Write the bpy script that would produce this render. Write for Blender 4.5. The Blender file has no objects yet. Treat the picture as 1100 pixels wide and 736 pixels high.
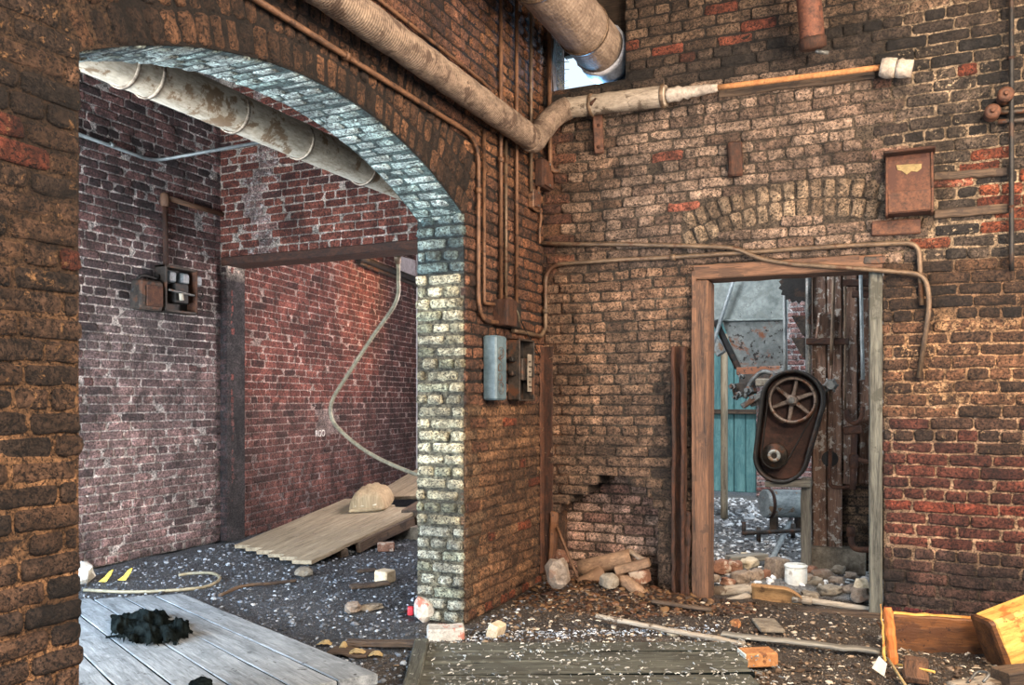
import bpy, math, random
from mathutils import Vector, Matrix, noise
random.seed(7)
SC = bpy.context.scene
COL = SC.collection
V = Vector
PI = math.pi

# ------------------------------------------------------------------ camera model (for measuring the place)
CAM = V((2.178, -5.290, 1.25))
FPX = 901.0
RIGHT = V((.9102, .4142, 0)); FWD = V((-.4142, .9102, 0))
def ray(px, py):
    return RIGHT * ((px - 550) / FPX) + FWD + V((0, 0, (430 - py) / FPX))
def P(ax, px, py, v):                      # where the sight line meets the plane axis = v
    d = ray(px, py)
    return CAM + d * ((v - CAM[ax]) / d[ax])
def PX(px, py, v): return P(0, px, py, v)
def PY(px, py, v): return P(1, px, py, v)
def PZ(px, py, v=0.0): return P(2, px, py, v)

def lin(c):
    c /= 255.0
    return c / 12.92 if c <= .04045 else ((c + .055) / 1.055) ** 2.4
def s(r, g, b, a=1.0): return (lin(r), lin(g), lin(b), a)
def mixc(a, b, t): return tuple(a[i] + (b[i] - a[i]) * t for i in range(4))
def mulc(a, k): return (a[0] * k, a[1] * k, a[2] * k, a[3])
def sm(a, b, x):
    t = max(0.0, min(1.0, (x - a) / (b - a))) if a != b else float(x > a)
    return t * t * (3 - 2 * t)
def nz(x, y, z=0.0): return noise.noise(V((x, y, z)))
def fb(x, y, z=0.0, o=4): return noise.fractal(V((x, y, z)), 1.0, 2.0, o)
def rnd(a, b): return random.uniform(a, b)

# ------------------------------------------------------------------ materials
def nodes(name):
    m = bpy.data.materials.new(name); m.use_nodes = True
    nt = m.node_tree; nt.nodes.clear()
    out = nt.nodes.new('ShaderNodeOutputMaterial'); b = nt.nodes.new('ShaderNodeBsdfPrincipled')
    nt.links.new(b.outputs[0], out.inputs[0])
    return m, nt, b
def N(nt, t, **k):
    n = nt.nodes.new(t)
    for a, v in k.items(): setattr(n, a, v)
    return n
def noise_node(nt, vec, scale, detail=6, rough=.6, dist=0.0):
    n = N(nt, 'ShaderNodeTexNoise'); n.inputs['Scale'].default_value = scale
    n.inputs['Detail'].default_value = detail; n.inputs['Roughness'].default_value = rough
    n.inputs['Distortion'].default_value = dist
    nt.links.new(vec, n.inputs['Vector']); return n.outputs['Fac']
def maprange(nt, v, a, b, c, d, smooth=False):
    n = N(nt, 'ShaderNodeMapRange')
    if smooth: n.interpolation_type = 'SMOOTHSTEP'
    for i, x in ((1, a), (2, b), (3, c), (4, d)): 
        if isinstance(x, (int, float)): n.inputs[i].default_value = x
        else: nt.links.new(x, n.inputs[i])
    nt.links.new(v, n.inputs[0]); return n.outputs[0]
def mixn(nt, f, a, b, mode='MIX'):
    n = N(nt, 'ShaderNodeMix', data_type='RGBA', blend_type=mode)
    if isinstance(f, (int, float)): n.inputs[0].default_value = f
    else: nt.links.new(f, n.inputs[0])
    for i, x in ((6, a), (7, b)):
        if isinstance(x, tuple): n.inputs[i].default_value = x
        else: nt.links.new(x, n.inputs[i])
    return n.outputs[2]
def mathn(nt, op, a, b=0.0):
    n = N(nt, 'ShaderNodeMath', operation=op)
    for i, x in ((0, a), (1, b)):
        if isinstance(x, (int, float)): n.inputs[i].default_value = x
        else: nt.links.new(x, n.inputs[i])
    return n.outputs[0]

def brick_material():
    m, nt, b = nodes('old_brick')
    pos = N(nt, 'ShaderNodeNewGeometry').outputs['Position']
    ca = N(nt, 'ShaderNodeAttribute', attribute_name='col'); cf = N(nt, 'ShaderNodeAttribute', attribute_name='flk')
    n1 = noise_node(nt, pos, 14, 5, .65); n2 = noise_node(nt, pos, 58, 6, .72); n3 = noise_node(nt, pos, 24, 9, .78, .5)
    n4 = noise_node(nt, pos, 90, 3, .6); n5 = noise_node(nt, pos, 13, 7, .7, .6)
    k = mathn(nt, 'MULTIPLY', maprange(nt, n1, .35, .65, .66, 1.32), maprange(nt, n2, .36, .64, .42, 1.55))
    vm = N(nt, 'ShaderNodeVectorMath', operation='SCALE'); nt.links.new(ca.outputs['Color'], vm.inputs[0]); nt.links.new(k, vm.inputs['Scale'])
    # flakes of mortar smear, limewash or old paint, amount in the alpha of the flake colour
    thr = maprange(nt, cf.outputs['Alpha'], 0, 1, .78, .30)
    hi = mathn(nt, 'ADD', thr, .07)
    fm = maprange(nt, n3, thr, hi, 0, 1, True)
    vf = N(nt, 'ShaderNodeVectorMath', operation='SCALE'); nt.links.new(cf.outputs['Color'], vf.inputs[0]); nt.links.new(maprange(nt, n2, .3, .7, .7, 1.25), vf.inputs['Scale'])
    c = mixn(nt, fm, vm.outputs[0], vf.outputs[0])
    n6 = noise_node(nt, pos, 3.6, 9, .72, .8)
    crack = maprange(nt, mathn(nt, 'ABSOLUTE', mathn(nt, 'SUBTRACT', n5, .5)), .004, .018, .22, 1.0)
    pit = mathn(nt, 'MULTIPLY', mathn(nt, 'MULTIPLY', maprange(nt, n6, .39, .61, .40, 1.38), maprange(nt, n4, .38, .46, .16, 1.0)), crack)
    vp = N(nt, 'ShaderNodeVectorMath', operation='SCALE'); nt.links.new(c, vp.inputs[0]); nt.links.new(pit, vp.inputs['Scale'])
    nt.links.new(vp.outputs[0], b.inputs['Base Color'])
    b.inputs['Roughness'].default_value = .72
    h = mathn(nt, 'ADD', mathn(nt, 'MULTIPLY', n2, .9), mathn(nt, 'ADD', mathn(nt, 'MULTIPLY', n3, 1.1), mathn(nt, 'MULTIPLY', pit, .25)))
    bp = N(nt, 'ShaderNodeBump'); bp.inputs['Strength'].default_value = 1.0; bp.inputs['Distance'].default_value = .026
    nt.links.new(h, bp.inputs['Height']); nt.links.new(bp.outputs[0], b.inputs['Normal'])
    return m

def grunge(name, c1, c2, c3=None, scale=(8, 8, 8), rough=.75, metal=0.0, bump=.5, bdist=.006, spots=None, wave=None, detail=7, contrast=.11, coarse=None):
    """Weathered surface: c1..c2 mottled by noise laid along the piece, c3 patches with an outline of their own, fine pitting in the bump."""
    m, nt, b = nodes(name)
    at = N(nt, 'ShaderNodeAttribute', attribute_name='tex')
    mp = N(nt, 'ShaderNodeMapping'); mp.inputs['Scale'].default_value = scale; nt.links.new(at.outputs['Vector'], mp.inputs['Vector'])
    v = mp.outputs[0]
    n1 = noise_node(nt, v, 1.0, detail, .65); n2 = noise_node(nt, v, 5.0, 6, .7)
    f = mathn(nt, 'ADD', mathn(nt, 'MULTIPLY', n1, .55), mathn(nt, 'MULTIPLY', n2, .45))
    c = mixn(nt, maprange(nt, f, .5 - contrast, .5 + contrast, 0, 1), c1, c2)
    if c3:
        n3 = noise_node(nt, at.outputs['Vector'], coarse or 7.0, 8, .7, .2)
        c = mixn(nt, maprange(nt, n3, .54, .60, 0, 1, True), c, c3)
    if spots:
        n5 = noise_node(nt, at.outputs['Vector'], spots[1], 4, .7)
        c = mixn(nt, maprange(nt, n5, spots[2], spots[2] + .05, 0, 1), c, spots[0])
    nt.links.new(c, b.inputs['Base Color'])
    b.inputs['Roughness'].default_value = rough; b.inputs['Metallic'].default_value = metal
    h = mathn(nt, 'ADD', n1, mathn(nt, 'MULTIPLY', n2, .6))
    if wave:
        w = N(nt, 'ShaderNodeTexWave', wave_type='BANDS', bands_direction='X'); w.inputs['Scale'].default_value = wave[0]
        w.inputs['Distortion'].default_value = 2.0; w.inputs['Detail'].default_value = 2
        nt.links.new(at.outputs['Vector'], w.inputs['Vector'])
        h = mathn(nt, 'ADD', h, mathn(nt, 'MULTIPLY', w.outputs['Fac'], wave[1]))
    bp = N(nt, 'ShaderNodeBump'); bp.inputs['Strength'].default_value = bump; bp.inputs['Distance'].default_value = bdist
    nt.links.new(h, bp.inputs['Height']); nt.links.new(bp.outputs[0], b.inputs['Normal'])
    return m

def ground_material():
    m, nt, b = nodes('littered_ground')
    pos = N(nt, 'ShaderNodeNewGeometry').outputs['Position']
    ca = N(nt, 'ShaderNodeAttribute', attribute_name='col')
    n1 = noise_node(nt, pos, 5, 6, .65); n2 = noise_node(nt, pos, 60, 5, .7); n3 = noise_node(nt, pos, 26, 6, .75, .4)
    vo = N(nt, 'ShaderNodeTexVoronoi'); vo.inputs['Scale'].default_value = 105; nt.links.new(pos, vo.inputs['Vector'])
    k = mathn(nt, 'MULTIPLY', maprange(nt, n1, .3, .7, .6, 1.4), maprange(nt, n2, .3, .7, .35, 1.6))
    vm = N(nt, 'ShaderNodeVectorMath', operation='SCALE'); nt.links.new(ca.outputs['Color'], vm.inputs[0]); nt.links.new(k, vm.inputs['Scale'])
    sp = N(nt, 'ShaderNodeSeparateColor'); nt.links.new(vo.outputs['Color'], sp.inputs[0])
    chip = mathn(nt, 'MULTIPLY', maprange(nt, sp.outputs[0], .72, .80, 0, 1), maprange(nt, vo.outputs['Distance'], .28, .42, 1, 0))
    c = mixn(nt, mathn(nt, 'MULTIPLY', chip, ca.outputs['Alpha']), vm.outputs[0], s(196, 192, 184))
    nt.links.new(c, b.inputs['Base Color']); b.inputs['Roughness'].default_value = .62
    h = mathn(nt, 'ADD', mathn(nt, 'MULTIPLY', n3, 1.5), mathn(nt, 'SUBTRACT', n2, vo.outputs['Distance']))
    bp = N(nt, 'ShaderNodeBump'); bp.inputs['Strength'].default_value = 1.0; bp.inputs['Distance'].default_value = .03
    nt.links.new(h, bp.inputs['Height']); nt.links.new(bp.outputs[0], b.inputs['Normal'])
    return m

def chips_material(name, rough=.6):
    m, nt, b = nodes(name)
    ca = N(nt, 'ShaderNodeAttribute', attribute_name='col')
    nt.links.new(ca.outputs['Color'], b.inputs['Base Color']); b.inputs['Roughness'].default_value = rough
    return m

M = {}
M['brick'] = brick_material()
M['ground'] = ground_material()
M['chips'] = chips_material('gravel_chips', .5)
M['straw'] = chips_material('wood_shavings', .8)
M['wood_grey'] = grunge('weathered_grey_board', s(92, 98, 102), s(156, 162, 166), s(118, 124, 128), (2.2, 26, 26), .75, bump=.5, spots=(s(34, 34, 34), 22, .63), coarse=4)
M['wood_pale'] = grunge('dusty_tan_board', s(112, 98, 78), s(176, 160, 134), s(146, 132, 112), (2.2, 30, 30), .7, bump=.5, spots=(s(60, 50, 40), 22, .66))
M['wood_dark'] = grunge('dark_old_timber', s(42, 34, 28), s(104, 84, 66), s(58, 46, 38), (2, 28, 28), .75, bump=.9, bdist=.01)
M['wood_deck'] = grunge('dirty_deck_board', s(38, 38, 34), s(100, 102, 92), s(64, 64, 56), (2, 34, 34), .8, bump=.8, bdist=.008, spots=(s(170, 168, 160), 26, .63))
M['wood_frame'] = grunge('worn_door_timber', s(50, 36, 28), s(128, 92, 68), s(80, 58, 44), (2, 26, 26), .75, bump=.8, bdist=.008)
M['wood_frame_grey'] = grunge('worn_grey_timber', s(44, 44, 40), s(112, 112, 102), s(66, 66, 58), (2, 24, 24), .75, bump=.8, bdist=.008)
M['wood_orange'] = grunge('split_pine_board', s(58, 34, 18), s(118, 74, 38), s(84, 50, 26), (2.5, 20, 20), .6, bump=.6, spots=(s(52, 28, 14), 24, .62))
M['wood_yellow'] = grunge('broken_pine_timber', s(176, 124, 60), s(236, 192, 104), s(176, 112, 54), (3, 14, 14), .65, bump=.7, bdist=.01, spots=(s(90, 46, 18), 20, .66), coarse=9)
M['wood_red'] = grunge('flaking_casing_board', s(66, 50, 42), s(146, 112, 92), s(176, 168, 158), (2.4, 22, 22), .75, bump=.9, bdist=.01, coarse=22, spots=(s(196, 190, 180), 34, .68))
M['wood_post'] = grunge('pale_post_timber', s(84, 82, 76), s(146, 142, 132), None, (2, 24, 24), .75, bump=.6)
M['wood_stake'] = grunge('bright_orange_stake', s(136, 74, 32), s(204, 124, 58), s(150, 84, 40), (2.5, 20, 20), .65, bump=.6)
M['rust'] = grunge('rusted_iron', s(52, 36, 30), s(108, 70, 50), s(74, 50, 40), (16, 16, 16), .75, .2, bump=.6, spots=(s(34, 24, 20), 40, .64))
M['rust_dark'] = grunge('dark_rusted_iron', s(34, 24, 20), s(82, 50, 34), s(52, 36, 28), (10, 24, 24), .75, .2, bump=.9, bdist=.01)
M['rust_red'] = grunge('red_rusted_tin', s(58, 38, 30), s(100, 64, 48), s(70, 44, 36), (30, 30, 30), .8, .1, bump=.5, spots=(s(44, 28, 22), 40, .67))
M['rust_orange'] = grunge('orange_rusted_pipe', s(64, 42, 34), s(116, 72, 54), s(58, 38, 32), (14, 14, 14), .75, .2, bump=.6)
M['conduit'] = grunge('dusty_conduit', s(70, 58, 48), s(128, 106, 84), s(84, 58, 42), (10, 30, 30), .55, .3, bump=.4)
M['conduit_rust'] = grunge('rusty_conduit', s(72, 50, 36), s(128, 92, 66), s(62, 44, 34), (10, 30, 30), .6, .2, bump=.5)
M['conduit_grey'] = grunge('grey_conduit', s(104, 112, 114), s(166, 172, 172), None, (10, 30, 30), .5, .3, bump=.3)
M['insul'] = grunge('canvas_pipe_lagging', s(96, 80, 68), s(164, 142, 122), s(88, 70, 58), (9, 16, 16), .85, bump=.9, bdist=.009, wave=(20, .8))
M['insul_grey'] = grunge('dusty_pipe_jacket', s(112, 100, 86), s(178, 164, 146), s(90, 78, 66), (6, 18, 18), .85, bump=.7, bdist=.008)
M['insul_white'] = grunge('plaster_pipe_jacket', s(146, 134, 116), s(208, 198, 178), s(130, 108, 84), (6, 18, 18), .85, bump=.5, spots=(s(70, 60, 50), 26, .68))
M['plaster'] = grunge('crumbling_plaster', s(124, 114, 104), s(188, 176, 162), None, (12, 12, 12), .9, bump=.7)
M['duct'] = grunge('wrapped_duct', s(104, 88, 76), s(168, 148, 130), s(124, 106, 92), (5, 22, 22), .7, bump=.8, bdist=.008, wave=(8, .22))
M['duct_lit'] = grunge('lit_duct_end', s(150, 150, 156), s(214, 214, 220), None, (8, 12, 12), .6, bump=.4)  # sky light on the duct end is put into this colour
M['teal_metal'] = grunge('blue_grey_enamel', s(66, 84, 92), s(98, 118, 126), None, (8, 8, 8), .5, bump=.2, spots=(s(60, 62, 58), 30, .7))
M['black_metal'] = grunge('blackened_metal', s(16, 16, 16), s(44, 42, 40), s(60, 44, 34), (20, 20, 20), .6, .2, bump=.4)
M['dark_metal'] = grunge('grimy_dark_metal', s(30, 28, 26), s(78, 68, 60), s(92, 60, 42), (14, 14, 14), .6, .3, bump=.5)
M['gun_metal'] = grunge('grimy_grey_steel', s(60, 62, 62), s(128, 128, 124), s(100, 70, 52), (12, 12, 12), .5, .4, bump=.4)
M['fuse_white'] = grunge('porcelain', s(84, 90, 94), s(140, 148, 152), None, (20, 20, 20), .4, bump=.1)
M['hopper'] = grunge('spotted_sheet_metal', s(84, 92, 90), s(134, 142, 138), s(104, 110, 106), (4, 4, 4), .6, .1, bump=.3, spots=(s(46, 44, 40), 26, .64))
M['hopper_rust'] = grunge('rusting_sheet_metal', s(92, 96, 94), s(136, 140, 136), s(124, 76, 50), (4, 4, 4), .65, .1, bump=.4, spots=(s(40, 34, 30), 18, .57), coarse=1.6)
M['teal_paint'] = grunge('faded_teal_paint', s(56, 100, 104), s(104, 148, 146), s(74, 120, 122), (2, 16, 16), .7, bump=.3, spots=(s(150, 150, 136), 14, .68))
M['galv'] = grunge('weathered_drum_steel', s(110, 116, 116), s(174, 178, 174), s(134, 104, 78), (6, 10, 10), .55, .2, bump=.3)
M['belt'] = grunge('black_rubber', s(22, 20, 20), s(50, 46, 44), None, (12, 12, 12), .7, bump=.3)
M['pulley'] = grunge('worn_pulley_iron', s(72, 62, 56), s(146, 130, 118), s(104, 72, 54), (16, 16, 16), .5, .4, bump=.3)
M['guard_red'] = grunge('rusted_guard_plate', s(40, 28, 24), s(88, 58, 48), s(60, 42, 36), (8, 8, 8), .75, .1, bump=.5)
M['concrete'] = grunge('stained_concrete', s(86, 78, 68), s(150, 140, 124), s(108, 98, 84), (9, 9, 9), .9, bump=.8, bdist=.01)
M['stone'] = grunge('dusty_stone', s(92, 80, 70), s(158, 142, 126), s(120, 96, 80), (12, 12, 12), .9, bump=.8, bdist=.01)
M['red_brick'] = grunge('loose_red_brick', s(96, 66, 52), s(150, 108, 86), s(170, 154, 138), (14, 14, 14), .88, bump=.7, spots=(s(70, 42, 34), 26, .66))
M['orange_brick'] = grunge('loose_orange_brick', s(136, 88, 52), s(190, 136, 86), s(116, 74, 46), (14, 14, 14), .85, bump=.35)
M['buff_brick'] = grunge('loose_buff_brick', s(176, 158, 130), s(220, 204, 176), None, (14, 14, 14), .85, bump=.6)
M['white_brick'] = grunge('loose_painted_brick', s(150, 146, 138), s(212, 208, 198), s(170, 112, 96), (12, 12, 12), .88, bump=.7)
M['core'] = grunge('brown_clay_tube', s(92, 72, 56), s(150, 120, 94), s(116, 90, 70), (10, 20, 20), .85, bump=.6)
M['sack'] = grunge('stiff_paper_sack', s(132, 112, 84), s(184, 162, 128), s(150, 130, 100), (5, 9, 9), .85, bump=.6, bdist=.01)
M['sack_pale'] = grunge('pale_sack_label', s(196, 184, 160), s(224, 214, 192), None, (9, 9, 9), .85, bump=.3)
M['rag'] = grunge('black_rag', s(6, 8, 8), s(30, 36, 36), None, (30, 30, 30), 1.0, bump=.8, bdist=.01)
M['hose'] = grunge('dull_hose', s(96, 90, 74), s(152, 144, 120), None, (9, 9, 9), .55, bump=.3)
M['bucket'] = grunge('scuffed_white_plastic', s(192, 194, 190), s(232, 232, 226), s(150, 146, 136), (6, 6, 6), .5, bump=.2, spots=(s(66, 62, 56), 9, .63))
M['paddle'] = grunge('worn_brown_shovel', s(116, 84, 52), s(178, 138, 92), s(92, 66, 42), (6, 18, 18), .75, bump=.6)
M['handle'] = grunge('grey_handle', s(112, 104, 94), s(178, 168, 152), s(90, 76, 62), (3, 20, 20), .75, bump=.5)
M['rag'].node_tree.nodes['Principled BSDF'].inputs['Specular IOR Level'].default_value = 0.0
M['paper'] = grunge('old_card', s(204, 200, 186), s(232, 228, 214), None, (10, 10, 10), .9, bump=.2)
M['yellow'] = grunge('yellow_scrap', s(186, 160, 50), s(222, 198, 70), None, (12, 12, 12), .7, bump=.2)
M['yellow_label'] = grunge('peeling_yellow_label', s(104, 90, 58), s(146, 126, 84), None, (20, 20, 20), .7, bump=.3)
M['red_cap'] = grunge('red_plastic', s(190, 40, 52), s(220, 66, 76), None, (10, 10, 10), .5, bump=.1)
M['leaf'] = grunge('brown_leaf', s(122, 104, 70), s(178, 156, 112), None, (20, 20, 20), .85, bump=.4)
M['rubber_wire'] = grunge('black_wire', s(20, 18, 17), s(40, 36, 33), None, (10, 10, 10), .6, bump=.1)
M['dull_label'] = grunge('grubby_label', s(96, 88, 78), s(150, 140, 126), None, (20, 20, 20), .85, bump=.2)
M['letter'] = grunge('chalk_paint', s(214, 206, 200), s(236, 230, 226), None, (20, 20, 20), .9, bump=.1)
M['ceil'] = grunge('sooty_ceiling', s(60, 52, 46), s(96, 84, 74), None, (3, 3, 3), .9, bump=.3)
M['white_wall'] = grunge('flaking_white_panel', s(178, 172, 176), s(220, 216, 220), None, (5, 5, 5), .85, bump=.3)

# ------------------------------------------------------------------ mesh builder
class MB:
    def __init__(self):
        self.v = []; self.f = []; self.t = []; self.c = []; self.k = []; self.sm = []; self.off = rnd(0, 50)
    def vert(self, p, t=None, c=(1, 1, 1, 1), k=(0, 0, 0, 0)):
        self.v.append(tuple(p)); tt = t if t is not None else p
        self.t.append((tt[0] + self.off, tt[1] + self.off * .7, tt[2])); self.c.append(c); self.k.append(k)
        return len(self.v) - 1
    def face(self, idx, smooth=False):
        self.f.append(tuple(idx)); self.sm.append(smooth)
    # box with chamfered edges, cut along its length so that it can bow and weather
    def beam(self, a, b, w, h, up=(0, 0, 1), bev=.006, n=1, jit=0.0, cap=True, col=(1, 1, 1, 1), taper=1.0, ragged=0.0):
        a, b = V(a), V(b); d = b - a; L = d.length; d.normalize()
        upv = V(up); side = d.cross(upv)
        if side.length < 1e-4: side = d.cross(V((0, 1, 0)))
        side.normalize(); upv = side.cross(d).normalized()
        hw, hh = w / 2, h / 2; e = min(bev, hw * .6, hh * .6)
        st = [0.0, min(e, L * .2)] + [L * i / n for i in range(1, n)] + [L - min(e, L * .2), L]
        rings = []; o = rnd(0, 9)
        for i, x in enumerate(st):
            q = e if i in (0, len(st) - 1) else 0.0
            k = 1 + (taper - 1) * x / L
            W, H = hw * k - q * .8, hh * k - q * .8
            pr = [(-W + e, -H), (W - e, -H), (W, -H + e), (W, H - e), (W - e, H), (-W + e, H), (-W, H - e), (-W, -H + e)]
            jx, jy = (rnd(-jit, jit), rnd(-jit, jit)) if jit else (0, 0)
            r = []
            for (p, g) in pr:
                xx = x
                if ragged and i >= len(st) - 2: xx = x - ragged * abs(nz(p * 60 + o, g * 60, 3)) * 2
                r.append(self.vert(a + d * xx + side * (p + jx + (rnd(-jit, jit) * .4 if jit else 0)) + upv * (g + jy + (rnd(-jit, jit) * .4 if jit else 0)), (xx, p + o, g), col))
            rings.append(r)
        for i in range(len(rings) - 1):
            for j in range(8):
                self.face((rings[i][j], rings[i][(j + 1) % 8], rings[i + 1][(j + 1) % 8], rings[i + 1][j]))
        if cap:
            self.face(rings[0][::-1]); self.face(rings[-1])
    def box(self, c, sz, rot=None, **k):           # axis box by centre and size, turned by a Matrix
        c = V(c); R = rot or Matrix.Identity(3); x = R @ V((1, 0, 0)); z = R @ V((0, 0, 1))
        self.beam(c - x * sz[0] / 2, c + x * sz[0] / 2, sz[1], sz[2], z, **k)
    def tube(self, pts, r, seg=12, cap=True, jit=0.0, flat=1.0, col=(1, 1, 1, 1)):
        pts = [V(p) for p in pts]; n = len(pts)
        rr = r if isinstance(r, (list, tuple)) else [r] * n
        t0 = (pts[1] - pts[0]).normalized()
        nrm = t0.orthogonal().normalized()
        if abs(t0.z) < .9: nrm = (V((0, 0, 1)) - t0 * t0.z).normalized()
        L = 0.0; rings = []; o = rnd(0, 9)
        for i in range(n):
            if i == 0: t = t0
            elif i == n - 1: t = (pts[i] - pts[i - 1]).normalized()
            else: t = ((pts[i + 1] - pts[i]).normalized() + (pts[i] - pts[i - 1]).normalized()).normalized()
            nrm = (nrm - t * nrm.dot(t)).normalized(); bi = t.cross(nrm)
            if i: L += (pts[i] - pts[i - 1]).length
            ring = []
            for j in range(seg):
                a = 2 * PI * j / seg; q = rr[i] * (1 + (rnd(-jit, jit) if jit else 0))
                ring.append(self.vert(pts[i] + nrm * (math.cos(a) * q * flat) + bi * (math.sin(a) * q), (L, math.cos(a) * q + o, math.sin(a) * q), col))
            rings.append(ring)
        for i in range(n - 1):
            for j in range(seg):
                self.face((rings[i][j], rings[i][(j + 1) % seg], rings[i + 1][(j + 1) % seg], rings[i + 1][j]), True)
        if cap:
            self.face(rings[0][::-1]); self.face(rings[-1])
    def rod(self, a, b, r, seg=12, n=1, jit=0.0, cap=True):
        a, b = V(a), V(b); self.tube([a.lerp(b, i / n) for i in range(n + 1)], r, seg, cap, jit)
    def hollow(self, a, b, ro, ri, seg=20, n=1, jit=0.0):     # pipe with a bore
        a, b = V(a), V(b)
        pts = [a.lerp(b, i / n) for i in range(n + 1)]
        path = pts + pts[::-1]; d = (b - a).normalized(); nrm = d.orthogonal().normalized(); bi = d.cross(nrm)
        rad = [ro] * (n + 1) + [ri] * (n + 1); rings = []
        for i, p in enumerate(path):
            x = (p - a).length
            rings.append([self.vert(p + nrm * (math.cos(2 * PI * j / seg) * rad[i] * (1 + rnd(-jit, jit))) + bi * (math.sin(2 * PI * j / seg) * rad[i] * (1 + rnd(-jit, jit))), (x, math.cos(2 * PI * j / seg) * ro, math.sin(2 * PI * j / seg) * ro)) for j in range(seg)])
        m = len(rings)
        for i in range(m):
            for j in range(seg):
                self.face((rings[i][j], rings[i][(j + 1) % seg], rings[(i + 1) % m][(j + 1) % seg], rings[(i + 1) % m][j]), True)
    def lathe(self, o, axis, prof, seg=28, smooth=True):      # prof: (distance along the axis, radius)
        o = V(o); d = V(axis).normalized(); nrm = d.orthogonal().normalized(); bi = d.cross(nrm); rings = []
        for (x, r) in prof:
            rings.append([self.vert(o + d * x + nrm * math.cos(2 * PI * j / seg) * r + bi * math.sin(2 * PI * j / seg) * r, (x, math.cos(2 * PI * j / seg) * r, math.sin(2 * PI * j / seg) * r)) for j in range(seg)])
        for i in range(len(rings) - 1):
            for j in range(seg):
                self.face((rings[i][j], rings[i][(j + 1) % seg], rings[i + 1][(j + 1) % seg], rings[i + 1][j]), smooth)
        self.face(rings[0][::-1]); self.face(rings[-1])
    def prism(self, poly, ext):                     # polygon of 3-D points pushed along a vector
        ext = V(ext); a = [self.vert(p) for p in poly]; b = [self.vert(V(p) + ext) for p in poly]; n = len(poly)
        self.face(a[::-1]); self.face(b)
        for i in range(n): self.face((a[i], a[(i + 1) % n], b[(i + 1) % n], b[i]))
    def rock(self, c, sz, seed=0.0, sub=1, amp=.28, col=(1, 1, 1, 1), rot=None):
        g = (1 + 5 ** .5) / 2
        vs = [V(p).normalized() for p in ((-1, g, 0), (1, g, 0), (-1, -g, 0), (1, -g, 0), (0, -1, g), (0, 1, g), (0, -1, -g), (0, 1, -g), (g, 0, -1), (g, 0, 1), (-g, 0, -1), (-g, 0, 1))]
        fs = [(0, 11, 5), (0, 5, 1), (0, 1, 7), (0, 7, 10), (0, 10, 11), (1, 5, 9), (5, 11, 4), (11, 10, 2), (10, 7, 6), (7, 1, 8), (3, 9, 4), (3, 4, 2), (3, 2, 6), (3, 6, 8), (3, 8, 9), (4, 9, 5), (2, 4, 11), (6, 2, 10), (8, 6, 7), (9, 8, 1)]
        for _ in range(sub):
            mid = {}; nf = []
            def md(a, b):
                kk = (min(a, b), max(a, b))
                if kk not in mid: vs.append((vs[a] + vs[b]).normalized()); mid[kk] = len(vs) - 1
                return mid[kk]
            for (a, b, cc) in fs:
                x, y, z = md(a, b), md(b, cc), md(cc, a); nf += [(a, x, z), (b, y, x), (cc, z, y), (x, y, z)]
            fs = nf
        c = V(c); base = len(self.v)
        for p in vs:
            # a blocky lump: pull the sphere towards a box, then roughen it
            q = p / max(abs(p.x), abs(p.y), abs(p.z)); q = p.lerp(q, .72) * (1 + amp * nz(p.x * 1.7 + seed, p.y * 1.7, p.z * 1.7))
            q = V((q.x * sz[0] / 2, q.y * sz[1] / 2, q.z * sz[2] / 2))
            if rot: q = rot @ q
            self.vert(c + q, q, col)
        for f_ in fs: self.face(tuple(base + i for i in f_), sub > 1)
    def build(self, name, mat, parent=None, base=None):
        me = bpy.data.meshes.new(name)
        if parent is not None: b0 = V(root_loc[rootof(parent).name])
        else: b0 = V(base) if base is not None else V((0, 0, 0))
        me.from_pydata([(x - b0.x, y - b0.y, z - b0.z) for (x, y, z) in self.v], [], self.f)
        n = len(self.v)
        a = me.attributes.new('tex', 'FLOAT_VECTOR', 'POINT'); a.data.foreach_set('vector', [q for t in self.t for q in t])
        a = me.attributes.new('col', 'FLOAT_COLOR', 'POINT'); a.data.foreach_set('color', [q for t in self.c for q in t])
        a = me.attributes.new('flk', 'FLOAT_COLOR', 'POINT'); a.data.foreach_set('color', [q for t in self.k for q in t])
        me.polygons.foreach_set('use_smooth', self.sm)
        me.materials.append(M[mat] if isinstance(mat, str) else mat); me.update()
        o = bpy.data.objects.new(name, me); COL.objects.link(o)
        if parent is not None:
            o.parent = parent
        else:
            o.location = b0; root_loc[o.name] = tuple(b0)
        return o
root_loc = {}
def rootof(o):
    while o.parent is not None: o = o.parent
    return o
def tag(o, label, cat, group=None, kind=None):
    o['label'] = label; o['category'] = cat
    if group: o['group'] = group
    if kind: o['kind'] = kind
    return o
def thing(name, label, cat, loc, group=None):
    o = bpy.data.objects.new(name, None); COL.objects.link(o); o.location = V(loc); root_loc[o.name] = tuple(V(loc))
    o.empty_display_size = .1
    return tag(o, label, cat, group)
def low(mb):
    xs = [p[0] for p in mb.v]; ys = [p[1] for p in mb.v]; zs = [p[2] for p in mb.v]
    return ((min(xs) + max(xs)) / 2, (min(ys) + max(ys)) / 2, min(zs))
def solo(mb, name, mat, label, cat, group=None, kind=None):
    return tag(mb.build(name, mat, None, low(mb)), label, cat, group, kind)
def struct(mb, name, mat, parent=None):
    o = mb.build(name, mat, parent)
    if parent is None: o['kind'] = 'structure'
    return o
def arc(a, b, c, n=8):                             # quadratic bend from a through corner b to c
    a, b, c = V(a), V(b), V(c)
    return [a * (1 - t) ** 2 + b * 2 * t * (1 - t) + c * t * t for t in [i / n for i in range(n + 1)]]
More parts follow.
